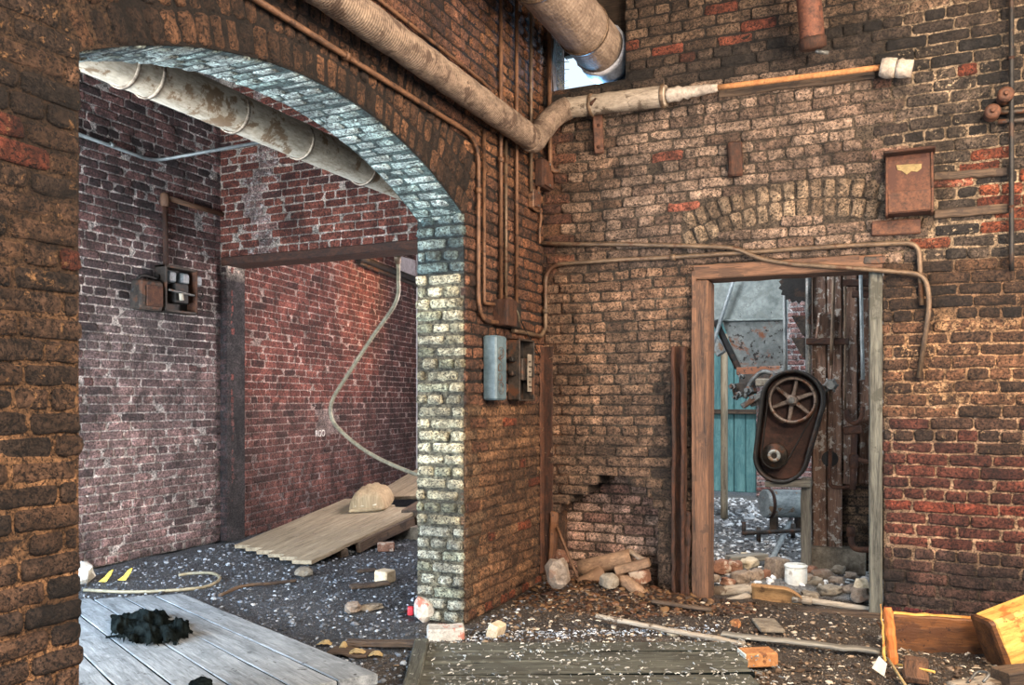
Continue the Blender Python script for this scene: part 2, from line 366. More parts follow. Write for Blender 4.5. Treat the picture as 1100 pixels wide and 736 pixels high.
def bend(pts, r=.06, n=6):                          # polyline with rounded corners
    pts = [V(p) for p in pts]; out = [pts[0]]
    for i in range(1, len(pts) - 1):
        d1 = (pts[i - 1] - pts[i]); d2 = (pts[i + 1] - pts[i]); q = min(r, d1.length * .45, d2.length * .45)
        out += arc(pts[i] + d1.normalized() * q, pts[i], pts[i] + d2.normalized() * q, n)
    return out + [pts[-1]]
def spline(pts, n=8):
    pts = [V(p) for p in pts]; out = []
    ext = [pts[0] * 2 - pts[1]] + pts + [pts[-1] * 2 - pts[-2]]
    for i in range(1, len(ext) - 2):
        p0, p1, p2, p3 = ext[i - 1:i + 3]
        for k in range(n):
            t = k / n
            out.append(.5 * ((2 * p1) + (p2 - p0) * t + (2 * p0 - 5 * p1 + 4 * p2 - p3) * t * t + (3 * p1 - p0 - 3 * p2 + p3) * t ** 3))
    return out + [pts[-1]]

# ------------------------------------------------------------------ brickwork
CH = .0677
def brick(mb, mp, u0, u1, v0, v1, n0, col, flk, nx=5, ny=3, amp=.004, rnd_e=.007, back=-.02):
    if u1 - u0 < .018 or v1 - v0 < .015: return
    ex = min(.011, (u1 - u0) * .2) / (u1 - u0); ey = min(.010, (v1 - v0) * .25) / (v1 - v0)
    us = [0, ex] + [ex + (1 - 2 * ex) * i / (nx - 2) for i in range(1, nx - 2)] + [1 - ex, 1]
    vs = [0, ey] + [ey + (1 - 2 * ey) * i / (ny - 2) for i in range(1, ny - 2)] + [1 - ey, 1]
    nu, nv = len(us), len(vs); sd = rnd(0, 99); tilt = rnd(-.004, .004); G = []
    for j, t in enumerate(vs):
        row = []
        for i, q in enumerate(us):
            u = u0 + (u1 - u0) * q; v = v0 + (v1 - v0) * t; n = n0 + tilt * (q - .5) * 2
            bu, bv = i in (0, nu - 1), j in (0, nv - 1)
            n += amp * (nz(u * 18 + sd, v * 26, sd) + .6 * nz(u * 55, v * 60 + sd, 2))
            if bu or bv: n -= rnd_e * (1.6 if (bu and bv) else 1.0) * rnd(.7, 1.3)
            if bu and bv:
                u += .005 * (1 if i == 0 else -1); v += .004 * (1 if j == 0 else -1)
            elif bu: u += rnd(-.002, .003) * (1 if i == 0 else -1)
            elif bv: v += rnd(-.002, .003) * (1 if j == 0 else -1)
            row.append((u, v, n))
        G.append(row)
    I = [[mb.vert(mp(*p), None, col, flk) for p in row] for row in G]
    for j in range(nv - 1):
        for i in range(nu - 1): mb.face((I[j][i], I[j][i + 1], I[j + 1][i + 1], I[j + 1][i]), True)
    ring = [(i, 0) for i in range(nu)] + [(nu - 1, j) for j in range(1, nv)] + [(i, nv - 1) for i in range(nu - 2, -1, -1)] + [(0, j) for j in range(nv - 2, 0, -1)]
    bk = [mb.vert(mp(G[j][i][0], G[j][i][1], back), None, col, flk) for (i, j) in ring]
    for q in range(len(ring)):
        w = (q + 1) % len(ring); i, j = ring[q]; i2, j2 = ring[w]
        mb.face((I[j][i], bk[q], bk[w], I[j2][i2]), True)

def courses(mb, mp, u0, u1, v0, v1, zone, spans=None, joint=.011, ch=CH, bl=.215, header=6, amp=.004, proud=.007, nx=5, ny=3, lift=0.0, edge=.006, miss=0.0, rnd_e=.007, hoff=0, slope=None):
    """Lay courses of brick over a face; zone(u, v) gives brick colour and flake colour; spans(v0, v1) gives the open u-intervals of a course."""
    k = int(math.floor(v0 / ch))
    while k * ch < v1 - .01:
        a, b = k * ch, (k + 1) * ch
        a2, b2 = max(a + joint / 2, v0), min(b - joint / 2, v1)
        hd = header and (k + hoff) % header == 0
        L = bl / 2 if hd else bl
        for (s0, s1) in (spans(a, b) if spans else [(u0, u1)]):
            off = (.5 * L if k % 2 else 0) + (.03 * ((k * 37) % 5 - 2) / 2)
            q = math.floor((s0 - off) / L) * L + off
            while q < s1 - .004:
                x0, x1 = q + joint / 2 + rnd(-.003, .003), q + L - joint / 2 + rnd(-.003, .003)
                if x0 < s0: x0 = s0 + rnd(-edge, edge)
                if x1 > s1: x1 = s1 + rnd(-edge, edge)
                if x1 - x0 < .03: q += L; continue
                if rnd(0, 1) >= miss:
                    col, flk = zone((x0 + x1) / 2, (a + b) / 2)
                    dv = slope((x0 + x1) / 2) if slope else 0
                    brick(mb, mp, x0, x1, a2 + rnd(-.002, .002) + dv, b2 + rnd(-.002, .002) + dv, lift + rnd(.35, 1.3) * proud, col, flk, max(3, nx if not hd else nx - 1), ny, amp, rnd_e)
                q += L
        k += 1

def slab(mb, mp, us, vs, inside, mcol, thick=None, amp=.003):
    """Mortar bed behind the bricks (and the wall's back face), as a grid of cells with the openings left out."""
    idx = {}
    def vv(i, j, n):
        if (i, j, n) not in idx:
            u, v = us[i], vs[j]
            idx[(i, j, n)] = mb.vert(mp(u, v, n + (amp * nz(u * 30, v * 30, 7) if n == 0 else 0)), None, mcol(u, v))
        return idx[(i, j, n)]
    cells = set()
    for i in range(len(us) - 1):
        for j in range(len(vs) - 1):
            if inside((us[i] + us[i + 1]) / 2, (vs[j] + vs[j + 1]) / 2): cells.add((i, j))
    for (i, j) in cells:
        mb.face((vv(i, j, 0), vv(i + 1, j, 0), vv(i + 1, j + 1, 0), vv(i, j + 1, 0)), True)
        if thick:
            mb.face((vv(i, j, -thick), vv(i, j + 1, -thick), vv(i + 1, j + 1, -thick), vv(i + 1, j, -thick)))
            for (di, dj, e) in ((-1, 0, ((i, j), (i, j + 1))), (1, 0, ((i + 1, j + 1), (i + 1, j))), (0, -1, ((i + 1, j), (i, j))), (0, 1, ((i, j + 1), (i + 1, j + 1)))):
                if (i + di, j + dj) not in cells:
                    (a, b), (c, d) = e
                    mb.face((vv(a, b, 0), vv(c, d, 0), vv(c, d, -thick), vv(a, b, -thick)))
def lines(a, b, step, *extra):
    n = max(1, round((b - a) / step)); L = [a + (b - a) * i / n for i in range(n + 1)]
    for e in extra:
        if a < e < b:
            L = [x for x in L if abs(x - e) > .012 or x in (a, b)] + [e]
    return sorted(L)

# ------------------------------------------------------------------ wall at the back (y = 0), with the doorway, the duct hole and the broken patch
DX0, DX1, DZ = 1.03, 2.125, 2.085
HX0, HX1, HZ0, HZ1 = .03, .585, 3.345, 4.1
STEPS = [(0, .50, .10, .80), (.50, .57, .135, .80), (.57, .635, .22, .77), (.635, .70, .33, .72), (.70, .755, .40, .60)]
WXR, WTOP = 4.3, 4.15
RX, RZ, RA = 1.68, .62, 1.72           # relieving arch over the door: centre and radius
def subtract(iv, a, b):
    out = []
    for (x, y) in iv:
        if b <= x or a >= y: out.append((x, y))
        else:
            if a > x: out.append((x, a))
            if b < y: out.append((b, y))
    return out
def arch_band(z):                        # the strip of wall taken by the two rings of the relieving arch
    res = []
    r0, r1 = RA - .0, RA + .23
    if z < 2.13 or z > RZ + r1: return res
    o = math.sqrt(max(0, r1 * r1 - (z - RZ) ** 2)); i = math.sqrt(max(0, r0 * r0 - (z - RZ) ** 2)) if z < RZ + r0 else 0
    lim = .72
    o = min(o, lim); 
    if o <= i: return res
    if i > 0: return [(RX - o, RX - i), (RX + i, RX + o)]
    return [(RX - o, RX + o)]
HOLES = [(.72, 2.72, .10), (.05, 2.68, .09), (1.98, 2.83, .08), (.02, 2.38, .10)]      # putlog holes: x, z, width
def back_spans(a, b):
    z = (a + b) / 2; iv = [(0.0, WXR)]
    if z < DZ: iv = subtract(iv, DX0, DX1)
    if z > HZ0: iv = subtract(iv, HX0, HX1)
    for (z0, z1, x0, x1) in STEPS:
        if z0 <= z < z1: iv = subtract(iv, x0, x1)
    for (x0, x1) in arch_band(z): iv = subtract(iv, x0, x1)
    for (hx, hz, w) in HOLES:
        if a <= hz < b: iv = subtract(iv, hx, hx + w)
    return iv
RED = s(150, 62, 40); ORG = s(176, 76, 42); CREAM = s(204, 160, 112); WHITE = s(196, 180, 160)
def back_zone(u, z):
    t = rnd(0, 1); w = nz(u * 1.6, z * 1.6, 4) * .25
    tan = mixc(s(110, 88, 74), s(174, 148, 128), rnd(0, 1) ** 1.1)
    flk = (*CREAM[:3], .18)
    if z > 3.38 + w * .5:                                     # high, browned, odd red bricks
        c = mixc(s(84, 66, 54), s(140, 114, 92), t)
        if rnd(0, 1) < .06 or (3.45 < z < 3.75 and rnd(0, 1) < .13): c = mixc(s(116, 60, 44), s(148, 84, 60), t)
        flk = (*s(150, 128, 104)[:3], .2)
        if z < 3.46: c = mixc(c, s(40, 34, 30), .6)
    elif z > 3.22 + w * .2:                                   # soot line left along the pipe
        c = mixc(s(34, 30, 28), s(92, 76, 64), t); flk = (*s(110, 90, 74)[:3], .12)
    else:
        c = tan
        if u < .5: c = mixc(c, s(120, 88, 62), .45)
        if u < .14: c = mixc(s(86, 56, 44), s(130, 86, 64), t)
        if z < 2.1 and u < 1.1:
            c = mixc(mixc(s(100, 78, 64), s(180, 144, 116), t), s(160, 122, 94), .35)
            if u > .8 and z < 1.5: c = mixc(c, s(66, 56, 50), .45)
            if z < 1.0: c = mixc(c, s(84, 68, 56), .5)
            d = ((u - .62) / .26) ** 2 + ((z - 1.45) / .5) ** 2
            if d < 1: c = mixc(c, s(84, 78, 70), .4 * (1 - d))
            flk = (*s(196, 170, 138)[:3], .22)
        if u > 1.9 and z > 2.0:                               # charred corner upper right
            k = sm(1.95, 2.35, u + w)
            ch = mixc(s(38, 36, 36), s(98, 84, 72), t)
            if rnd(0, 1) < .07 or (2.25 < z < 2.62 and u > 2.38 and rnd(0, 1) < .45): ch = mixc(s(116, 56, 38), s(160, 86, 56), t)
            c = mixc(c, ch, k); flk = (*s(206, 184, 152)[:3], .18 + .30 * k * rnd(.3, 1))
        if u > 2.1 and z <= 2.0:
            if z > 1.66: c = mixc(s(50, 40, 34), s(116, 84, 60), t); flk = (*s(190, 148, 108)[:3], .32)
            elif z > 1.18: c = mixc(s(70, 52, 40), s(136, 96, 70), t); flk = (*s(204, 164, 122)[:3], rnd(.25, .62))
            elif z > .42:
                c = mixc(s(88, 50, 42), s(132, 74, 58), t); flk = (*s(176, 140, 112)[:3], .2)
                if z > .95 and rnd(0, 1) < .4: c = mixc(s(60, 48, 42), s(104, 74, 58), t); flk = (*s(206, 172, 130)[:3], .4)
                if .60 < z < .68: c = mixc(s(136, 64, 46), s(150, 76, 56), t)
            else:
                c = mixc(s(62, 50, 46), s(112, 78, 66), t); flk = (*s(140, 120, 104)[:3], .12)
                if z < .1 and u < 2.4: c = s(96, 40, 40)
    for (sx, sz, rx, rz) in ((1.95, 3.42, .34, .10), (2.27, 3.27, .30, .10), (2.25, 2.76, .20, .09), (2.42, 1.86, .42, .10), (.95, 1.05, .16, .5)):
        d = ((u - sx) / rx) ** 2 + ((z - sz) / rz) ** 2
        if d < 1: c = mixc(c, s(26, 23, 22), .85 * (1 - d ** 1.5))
    if rnd(0, 1) < .012 and z > 2.2: c = s(158, 92, 72)
    return (*c[:3], 1), flk
def back_mortar(u, z):
    c = s(84, 72, 60)
    if z > 3.2: c = s(48, 40, 34)
    if u > 2.0:
        if z < .35: c = s(96, 80, 68)
        elif z < 1.2: c = s(186, 152, 122)
        elif z < 2.0: c = mixc(s(192, 152, 114), s(120, 92, 70), sm(1.5, 2.0, z))
        else: c = mixc(c, s(168, 146, 120), sm(2.0, 2.4, u))
    elif u < .14: c = s(104, 72, 50)
    elif z < 1.0: c = s(92, 74, 58)
    return c
def warp(u, v, k=1.0): return k * (.010 * nz(u * 1.3, v * 1.3, 11) + .006 * nz(u * 4.1, v * 4.1, 3))
mp_back = lambda u, v, n: (u, -n, v + warp(u, v))
mp_flat = lambda u, v, n: (u, -n, v)
wb = MB()
ux = lines(-.4, WXR, .09, DX0, DX1, HX0, HX1, *[x for st in STEPS for x in st[2:]])
vz = lines(0, WTOP, .09, DZ, HZ0, *[x for st in STEPS for x in st[:2]])
def back_in(u, z):
    if DX0 < u < DX1 and z < DZ: return False
    if HX0 < u < HX1 and z > HZ0: return False
    for (z0, z1, x0, x1) in STEPS:
        if z0 <= z < z1 and x0 < u < x1: return False
    return True
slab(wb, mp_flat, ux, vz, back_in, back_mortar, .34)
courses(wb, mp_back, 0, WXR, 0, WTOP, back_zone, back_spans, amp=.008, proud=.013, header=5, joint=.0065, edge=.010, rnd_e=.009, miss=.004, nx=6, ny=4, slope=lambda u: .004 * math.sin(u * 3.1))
# relieving arch: two rings of bricks on end
for ring in (0, 1):
    r0 = RA + ring * .115; a0 = math.acos(min(1, .71 / (r0 + .05))); n = int((PI - 2 * a0) * r0 / .072)
    mpa = lambda u, v, nn: (RX + math.cos(u) * v, -nn, RZ + math.sin(u) * v)
    for i in range(n):
        a = a0 + (PI - 2 * a0) * (i + .5) / n; da = .0328 / r0
        if RZ + math.sin(a) * r0 < 2.12: continue
        c = mixc(s(112, 92, 74), s(176, 152, 126), rnd(0, 1))
        brick(wb, mpa, a - da, a + da, r0 + .002, r0 + .112, rnd(.006, .016), c, (*CREAM[:3], .2), 4, 4, .007, .009)
struct(wb, 'wall_back', 'brick')
# inner wythe behind the broken patch and round the hole
wr = MB(); mpr = lambda u, v, n: (u, .215 - n, v)
slab(wr, mpr, lines(.02, .95, .1), lines(0, .85, .1), lambda u, v: True, lambda u, v: s(110, 88, 72), .1)
courses(wr, mpr, .02, .95, 0, .85, lambda u, v: ((*mixc(mixc(s(164, 122, 106), s(216, 182, 160), rnd(0, 1)), s(96, 86, 78), sm(.6, .85, u) * .6)[:3], 1), (*s(206, 184, 158)[:3], .3)), header=0, joint=.009, proud=.008)  # right-hand bricks coloured darker for the shadow of the recess edge
struct(wr, 'wall_back_inner_wythe', 'brick')

# ------------------------------------------------------------------ wall with the big arch (x = 0)
AY, AR = -2.36, 2.60
AC = 2.575 - AR; AHALF = 1.215
Y0, Y1 = AY - AHALF, AY + AHALF           # jambs
ASP = AC + math.sqrt(AR * AR - AHALF ** 2)
TH = .30
def zin(y): return AC + math.sqrt(max(0, AR * AR - (y - AY) ** 2))
RINGS = .36
def arch_spans(a, b):
    z = (a + b) / 2; iv = [(-6.2, 0.0)]
    if z < ASP: return [(-6.2, Y0), (Y1, 0.0)]
    ro = AR + RINGS
    if z < AC + ro:
        h = math.sqrt(ro * ro - (z - AC) ** 2)
        amax = AHALF + RINGS * AHALF / AR
        h = min(h, AHALF + (z - ASP) * AHALF / AR * 1.06)
        return subtract(iv, AY - h, AY + h)
    return iv
def arch_zone(y, z):
    t = rnd(0, 1)
    c = mixc(s(86, 58, 44), s(160, 110, 82), t); flk = (*s(198, 146, 98)[:3], .3)
    if y < Y0 + .1:
        c = mixc(s(62, 50, 42), s(128, 94, 70), t); flk = (*s(190, 142, 94)[:3], .46)
        if rnd(0, 1) < .10: c = mixc(s(104, 54, 40), s(138, 72, 52), t)
        if z < 1.2: flk = (*s(160, 104, 60)[:3], .2)
    elif z < 1.2:
        c = mixc(s(112, 78, 54), s(160, 118, 84), t); flk = (*s(206, 160, 110)[:3], .22)
        if rnd(0, 1) < .1: c = s(140, 74, 46)
        if y < Y1 + .2: c = mixc(c, s(104, 90, 70), .5)
    elif z > 2.6 and y > -1.1: c = mixc(s(112, 74, 50), s(166, 116, 80), t)
    if z > 1.5 and y > -.3: c = mixc(c, s(166, 104, 62), .35)  # bricks near the corner tinted as if lit orange
    return (*c[:3], 1), flk
mp_arch = lambda u, v, n: (n, u, v + warp(u, v, .8))
wl = MB()
us = lines(-6.2, 0, .09, Y0, Y1)
def arch_vmap(u, v, n):
    # below the springing v is height; above it, inside the arch span, heights are squeezed up over the curve
    if Y0 - 1e-6 <= u <= Y1 + 1e-6 and v >= ASP - 1e-6:
        zi = zin(u) if Y0 < u < Y1 else ASP
        v = zi + (v - ASP) / (WTOP - ASP) * (WTOP - zi)
    return (n, u, v)
def arch_mortar(y, z):
    if y < Y0 + .1: return mixc(s(176, 130, 90), s(92, 68, 48), sm(.7, 1.9, z))
    if z < 1.3: return s(112, 82, 58)
    return s(44, 32, 24)
slab(wl, arch_vmap, us, lines(0, WTOP, .09, ASP), lambda u, v: not (Y0 < u < Y1 and v < ASP), arch_mortar, TH)
courses(wl, mp_arch, -6.2, 0, 0, WTOP, arch_zone, arch_spans, amp=.008, proud=.011, edge=.010, nx=6, ny=4, joint=.009, rnd_e=.008)
# rings of the arch
TEAL = s(150, 176, 170)
for ring in range(3):
    r0 = AR + .002 + ring * .119; a1 = math.asin(AHALF / AR) ; n = int(2 * a1 * r0 / .0715)
    mpa = lambda u, v, nn: (nn, AY + math.sin(u) * v, AC + math.cos(u) * v)
    for i in range(n):
        a = -a1 + 2 * a1 * (i + .5 + .25 * (ring % 2)) / n; da = .0305 / r0
        c = mixc(s(56, 40, 30), s(134, 94, 66), rnd(0, 1) ** 1.3); flk = (*s(190, 140, 96)[:3], .25)
        brick(wl, mpa, a - da, a + da, r0 + .003, r0 + .113 + rnd(-.005, .005), rnd(.002, .014), c, flk, 4, 5, .007, .009)
# soffit, washed pale blue-green
mps = lambda u, v, nn: (-v, AY + math.sin(u / AR) * (AR - nn), AC + math.cos(u / AR) * (AR - nn))
A1 = math.asin(AHALF / AR) * AR
k = 0; u = -A1 - .0
while u < A1 - .02:
    v = -.01 - (.055 if k % 2 else 0.0)
    L = .108 if k % 4 == 1 else .205
    while v < TH:
        a, b = max(v, .004), min(v + L - .010, TH - .002)
        if b - a > .03:
            c = mixc(s(164, 188, 180), s(218, 230, 222), rnd(0, 1))
            brick(wl, mps, u + .004, u + .0665, a, b, rnd(.002, .008), c, (*s(96, 114, 112)[:3], .2), 5, 3, .004, .004)
        v += L
    u += .0715; k += 1
# the pier's jamb, washed cream below and blue-green above
mpj = lambda u, v, nn: (u, Y1 - nn, v)
def jamb_zone(u, z):
    t = rnd(0, 1)
    if z > 1.93: return (*mixc(s(104, 130, 130), s(168, 186, 180), t)[:3], 1), (*s(70, 84, 84)[:3], .28)
    c = mixc(s(168, 160, 130), s(220, 212, 182), t)
    if z < .55: c = mixc(c, s(176, 182, 174), .6)
    if rnd(0, 1) < .12: c = mixc(c, s(150, 156, 132), .7)
    return (*c[:3], 1), (*s(122, 130, 112)[:3], .24)
courses(wl, mpj, -TH, 0.0, 0, ASP + .03, jamb_zone, header=3, amp=.013, proud=.024, nx=6, ny=5, edge=.006, lift=.006, rnd_e=.017, joint=.015)
mpk = lambda u, v, nn: (u, Y0 + nn, v)
courses(wl, mpk, -TH, -.04, 0, ASP + .03, lambda u, z: ((*mixc(s(196, 186, 160), s(226, 220, 200), rnd(0, 1))[:3], 1), (*s(122, 130, 112)[:3], .24)), header=2, amp=.006, proud=.012)
wl_obj = struct(wl, 'wall_left', 'brick')
# painted strip of mortar on the jamb, following the two coats of paint
wj = MB()
slab(wj, lambda u, v, n: (u, Y1 - .004 - n, v), lines(-TH, -.002, .08), lines(0, ASP + .02, .08), lambda u, v: True, lambda u, z: s(50, 62, 62) if z > 1.93 else s(108, 102, 84))
slab(wj, lambda u, v, n: (-v, AY + math.sin(u / AR) * (AR - .002 - n), AC + math.cos(u / AR) * (AR - .002 - n)), lines(-A1, A1, .09), lines(.002, TH - .002, .09), lambda u, v: True, lambda u, v: s(92, 112, 108))
struct(wj, 'trim_1', 'brick', wl_obj)

# ------------------------------------------------------------------ annex beyond the arch
AX = -3.25
mp_ann = lambda u, v, n: (AX + n, u, v)
def ann_zone(y, z):
    t = rnd(0, 1)
    c = mixc(s(116, 80, 76), s(164, 118, 112), t); a = .2
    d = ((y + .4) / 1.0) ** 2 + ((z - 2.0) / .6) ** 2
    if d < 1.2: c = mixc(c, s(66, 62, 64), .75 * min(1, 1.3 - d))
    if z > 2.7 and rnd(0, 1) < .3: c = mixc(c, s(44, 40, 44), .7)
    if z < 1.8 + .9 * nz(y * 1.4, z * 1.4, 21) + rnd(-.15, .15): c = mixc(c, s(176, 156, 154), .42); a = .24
    if rnd(0, 1) < .10: c = mixc(c, s(60, 44, 46), .6)
    return (*c[:3], 1), (*s(190, 186, 192)[:3], a + .12 * nz(y * 2.2, z * .5, 3))
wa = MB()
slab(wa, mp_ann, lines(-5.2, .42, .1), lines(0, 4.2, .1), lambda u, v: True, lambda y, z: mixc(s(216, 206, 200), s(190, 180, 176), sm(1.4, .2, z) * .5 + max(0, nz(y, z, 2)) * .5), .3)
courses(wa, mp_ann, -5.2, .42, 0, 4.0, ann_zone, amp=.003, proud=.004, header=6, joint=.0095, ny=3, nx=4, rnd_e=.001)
struct(wa, 'wall_far_left', 'brick')
LY = .40
mp_lin = lambda u, v, n: (u, LY - n, v)
def lin_zone(u, z):
    t = rnd(0, 1); c = mixc(s(112, 58, 46), s(152, 88, 70), t); a = .10
    d = abs(u + 2.82 + .06 * math.sin(z * 9)) / .14
    if d < 1: a = .55; c = mixc(c, s(190, 178, 172), .5 * (1 - d))
    if rnd(0, 1) < .12: c = mixc(c, s(70, 52, 50), .7)
    return (*c[:3], 1), (*s(206, 196, 190)[:3], a)
wn = MB()
LXA = -3.17
slab(wn, mp_lin, lines(AX, -.28, .1, LXA), lines(0, 4.2, .1, 2.51), lambda u, z: z > 2.51 or u < LXA, lambda u, z: s(196, 180, 166) if z > 2.4 else s(70, 62, 62), .22)
courses(wn, mp_lin, AX, -.28, 2.51, 4.0, lin_zone, amp=.003, proud=.004, header=6, joint=.009, nx=4, ny=3, rnd_e=.001, hoff=5)
courses(wn, mp_lin, AX, LXA, 0, 2.51, lambda u, z: ((*mixc(s(70, 52, 52), s(96, 72, 70), rnd(0, 1))[:3], 1), (*s(120, 110, 110)[:3], .1)), header=0, amp=.003, proud=.004, nx=3, ny=3)  # jamb brick and mortar coloured dark for the shadow they stand in
struct(wn, 'wall_far_back', 'brick')
lt = MB(); lt.beam((AX + .02, LY + .10, 2.475), (-.3, LY + .10, 2.475), .24, .075, n=12, jit=.002, bev=.008)
struct(lt, 'trim_2', 'rust_dark')
IO = V((-3.17, LY + .05, 0)); IE = V((-.156, .988, 0)); IN = V((.988, .156, 0))
mp_inn = lambda u, v, n: tuple(IO + IE * u + IN * n + V((0, 0, v)))
def inn_zone(u, z):
    t = rnd(0, 1); c = mixc(s(120, 66, 58), s(164, 100, 88), t); a = .10
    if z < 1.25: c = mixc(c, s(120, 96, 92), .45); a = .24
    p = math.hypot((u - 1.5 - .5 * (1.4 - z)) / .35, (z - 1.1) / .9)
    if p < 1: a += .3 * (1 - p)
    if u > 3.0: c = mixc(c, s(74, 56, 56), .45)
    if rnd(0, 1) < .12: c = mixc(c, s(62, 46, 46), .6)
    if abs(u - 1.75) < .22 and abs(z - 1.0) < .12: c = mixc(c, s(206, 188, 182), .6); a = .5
    return (*c[:3], 1), (*s(214, 202, 198)[:3], a)
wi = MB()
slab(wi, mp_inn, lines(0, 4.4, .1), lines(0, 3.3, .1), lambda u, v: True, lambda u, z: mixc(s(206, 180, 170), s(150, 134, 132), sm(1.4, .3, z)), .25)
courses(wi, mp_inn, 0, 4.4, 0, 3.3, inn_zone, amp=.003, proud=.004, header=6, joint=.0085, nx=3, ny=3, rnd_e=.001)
struct(wi, 'wall_inner_left', 'brick')
# far end of the inner room: pale panelled wall with a bright opening
we = MB(); e0 = IO + IE * 4.3
we.beam(e0 + V((-.2, .1, 1.7)), e0 + V((3.1, .1, 1.7)), .12, 3.4, n=4)
struct(we, 'wall_inner_back', 'white_wall')
wd = MB(); q = e0 + V((.12, .03, 0)); wd.beam(q + V((0, 0, 0)), q + V((0, 0, 2.1)), .09, .08, (1, 0, 0), n=5, jit=.003)
struct(wd, 'trim_3', 'wood_dark')

# ------------------------------------------------------------------ floor, one surface through the rooms and the yard
def heap(x, y):                                 # earth banked up in the corner and along the walls
    h = .0
    h += .085 * math.exp(-(((x - .45) / .42) ** 2 + ((y + .12) / .30) ** 2))
    h += .05 * math.exp(-(((x - .9) / .5) ** 2 + ((y + .35) / .25) ** 2))
    h += .05 * math.exp(-(((x - 1.7) / .6) ** 2 + ((y - .55) / .3) ** 2))
    return h
def ground_z(x, y):
    rough = .016 * fb(x * 2.3, y * 2.3, 1) + .010 * fb(x * 9, y * 9, 5, 3)
    return heap(x, y) + rough - .004
def ground_col(x, y):
    w = .25 * fb(x * 1.3, y * 1.3, 9)
    if y > .3 + .2 * w and x > -.2: return (*mixc(s(118, 118, 118), s(150, 150, 150), .5 + w)[:3], 1.0)
    if x < -.15 + w * .6: return (*mixc(s(44, 48, 54), s(78, 84, 92), .5 + w)[:3], .55)  # pale flecks in the annex also imitate glints
    c = mixc(s(58, 50, 44), s(102, 92, 82), .5 + w)
    k = math.exp(-(((x - .7) / .75) ** 2 + ((y + .2) / .42) ** 2))
    return (*mixc(c, s(58, 38, 24), min(1, k * 1.2))[:3], .85 * (1 - .7 * k))
fl = MB()
def grid(x0, x1, y0, y1, st):
    nx, ny = int((x1 - x0) / st), int((y1 - y0) / st); I = []
    for j in range(ny + 1):
        I.append([fl.vert((x0 + (x1 - x0) * i / nx, y0 + (y1 - y0) * j / ny, ground_z(x0 + (x1 - x0) * i / nx, y0 + (y1 - y0) * j / ny)), None, ground_col(x0 + (x1 - x0) * i / nx, y0 + (y1 - y0) * j / ny)) for i in range(nx + 1)])
    for j in range(ny):
        for i in range(nx): fl.face((I[j][i], I[j][i + 1], I[j + 1][i + 1], I[j + 1][i]), True)
grid(-4.4, 4.4, -6.4, 7.0, .05)
struct(fl, 'floor', 'ground')

# ceilings (above the frame)
ce = MB(); ce.beam((-3.6, -3.0, 4.2), (4.4, -3.0, 4.2), 6.6, .12)
struct(ce, 'ceiling', 'ceil')
ce = MB(); ce.beam((-4.4, 2.7, 3.38), (0, 2.7, 3.38), 4.5, .12)
struct(ce, 'ceiling_inner', 'ceil')

# ------------------------------------------------------------------ yard behind the doorway
YW = 5.9
wy = MB(); mpy = lambda u, v, n: (u, YW - n, v)
slab(wy, mpy, lines(-.72, 3.6, .2, -.35, .56), lines(0, 3.0, .2, 2.6), lambda u, z: not (-.35 < u < .56 and z < 2.6), lambda u, z: s(206, 196, 194), .25)
courses(wy, mpy, -.3, 3.0, 0, 3.0, lambda u, z: ((*mixc(s(150, 96, 88), s(204, 164, 156), rnd(0, 1))[:3], 1), (*s(226, 214, 212)[:3], .35)), spans=lambda a, b: [(.56, 3.0)] if a < 2.6 else [(-.3, 3.0)], nx=3, ny=3, amp=.003, proud=.004, rnd_e=.004)
struct(wy, 'wall_yard', 'brick')
wq = MB(); mpq = lambda u, v, n: (-.62 + n, u, v)
slab(wq, mpq, lines(.40, YW, .2), lines(0, 3.6, .2), lambda u, v: True, lambda u, z: s(150, 136, 128), .10)
courses(wq, mpq, .40, YW, 0, 3.4, lambda u, v: ((*mixc(s(110, 78, 66), s(160, 122, 106), rnd(0, 1))[:3], 1), (*s(206, 196, 190)[:3], .25)), nx=3, ny=3, amp=.003, proud=.004, rnd_e=.003)
struct(wq, 'wall_yard_left', 'brick')
td = bpy.data.objects.new('door_2', None); COL.objects.link(td); td.location = (.1, YW + .08, 0); td['kind'] = 'structure'; root_loc['door_2'] = (.1, YW + .08, 0)
for i in range(6):
    b_ = MB(); x = -.35 + .152 * (i + .5); b_.beam((x, YW + .1, .04), (x, YW + .1, 2.58), .145, .035, (0, 1, 0), bev=.008, n=4, jit=.002); b_.build('door_board', 'teal_paint', td)
b_ = MB(); b_.beam((.105, YW + .15, .04), (.105, YW + .15, 2.6), .95, .03, (0, 1, 0)); b_.build('back_board', 'teal_paint', td)  # backing added to keep sky light out of the board gaps
b_ = MB(); b_.beam((-.35, YW + .05, 1.10), (.56, YW + .05, 1.10), .05, .06, n=3); b_.build('door_rail', 'wood_dark', td)

# ------------------------------------------------------------------ door frame in the back wall
dr = bpy.data.objects.new('door_1', None); COL.objects.link(dr); dr.location = (1.55, .05, 0); dr['kind'] = 'structure'; root_loc['door_1'] = (1.55, .05, 0)
b_ = MB(); b_.beam((1.082, .06, -.01), (1.082, .06, 2.0), .092, .20, (0, 1, 0), n=14, jit=.0025, bev=.008); b_.build('door_jamb', 'wood_frame', dr)
b_ = MB(); b_.beam((2.083, .06, -.01), (2.083, .06, 2.02), .072, .16, (0, 1, 0), n=14, jit=.0025, bev=.007); b_.build('door_jamb', 'wood_frame_grey', dr)
b_ = MB(); b_.beam((1.035, .06, 2.045), (2.12, .06, 2.045), .21, .085, n=12, jit=.0025, bev=.008); b_.build('door_head', 'wood_frame', dr)
b_ = MB(); b_.beam((1.035, -.028, 2.077), (2.0, -.028, 2.077), .035, .03, n=12, jit=.002, bev=.005); b_.build('door_trim', 'wood_frame', dr)
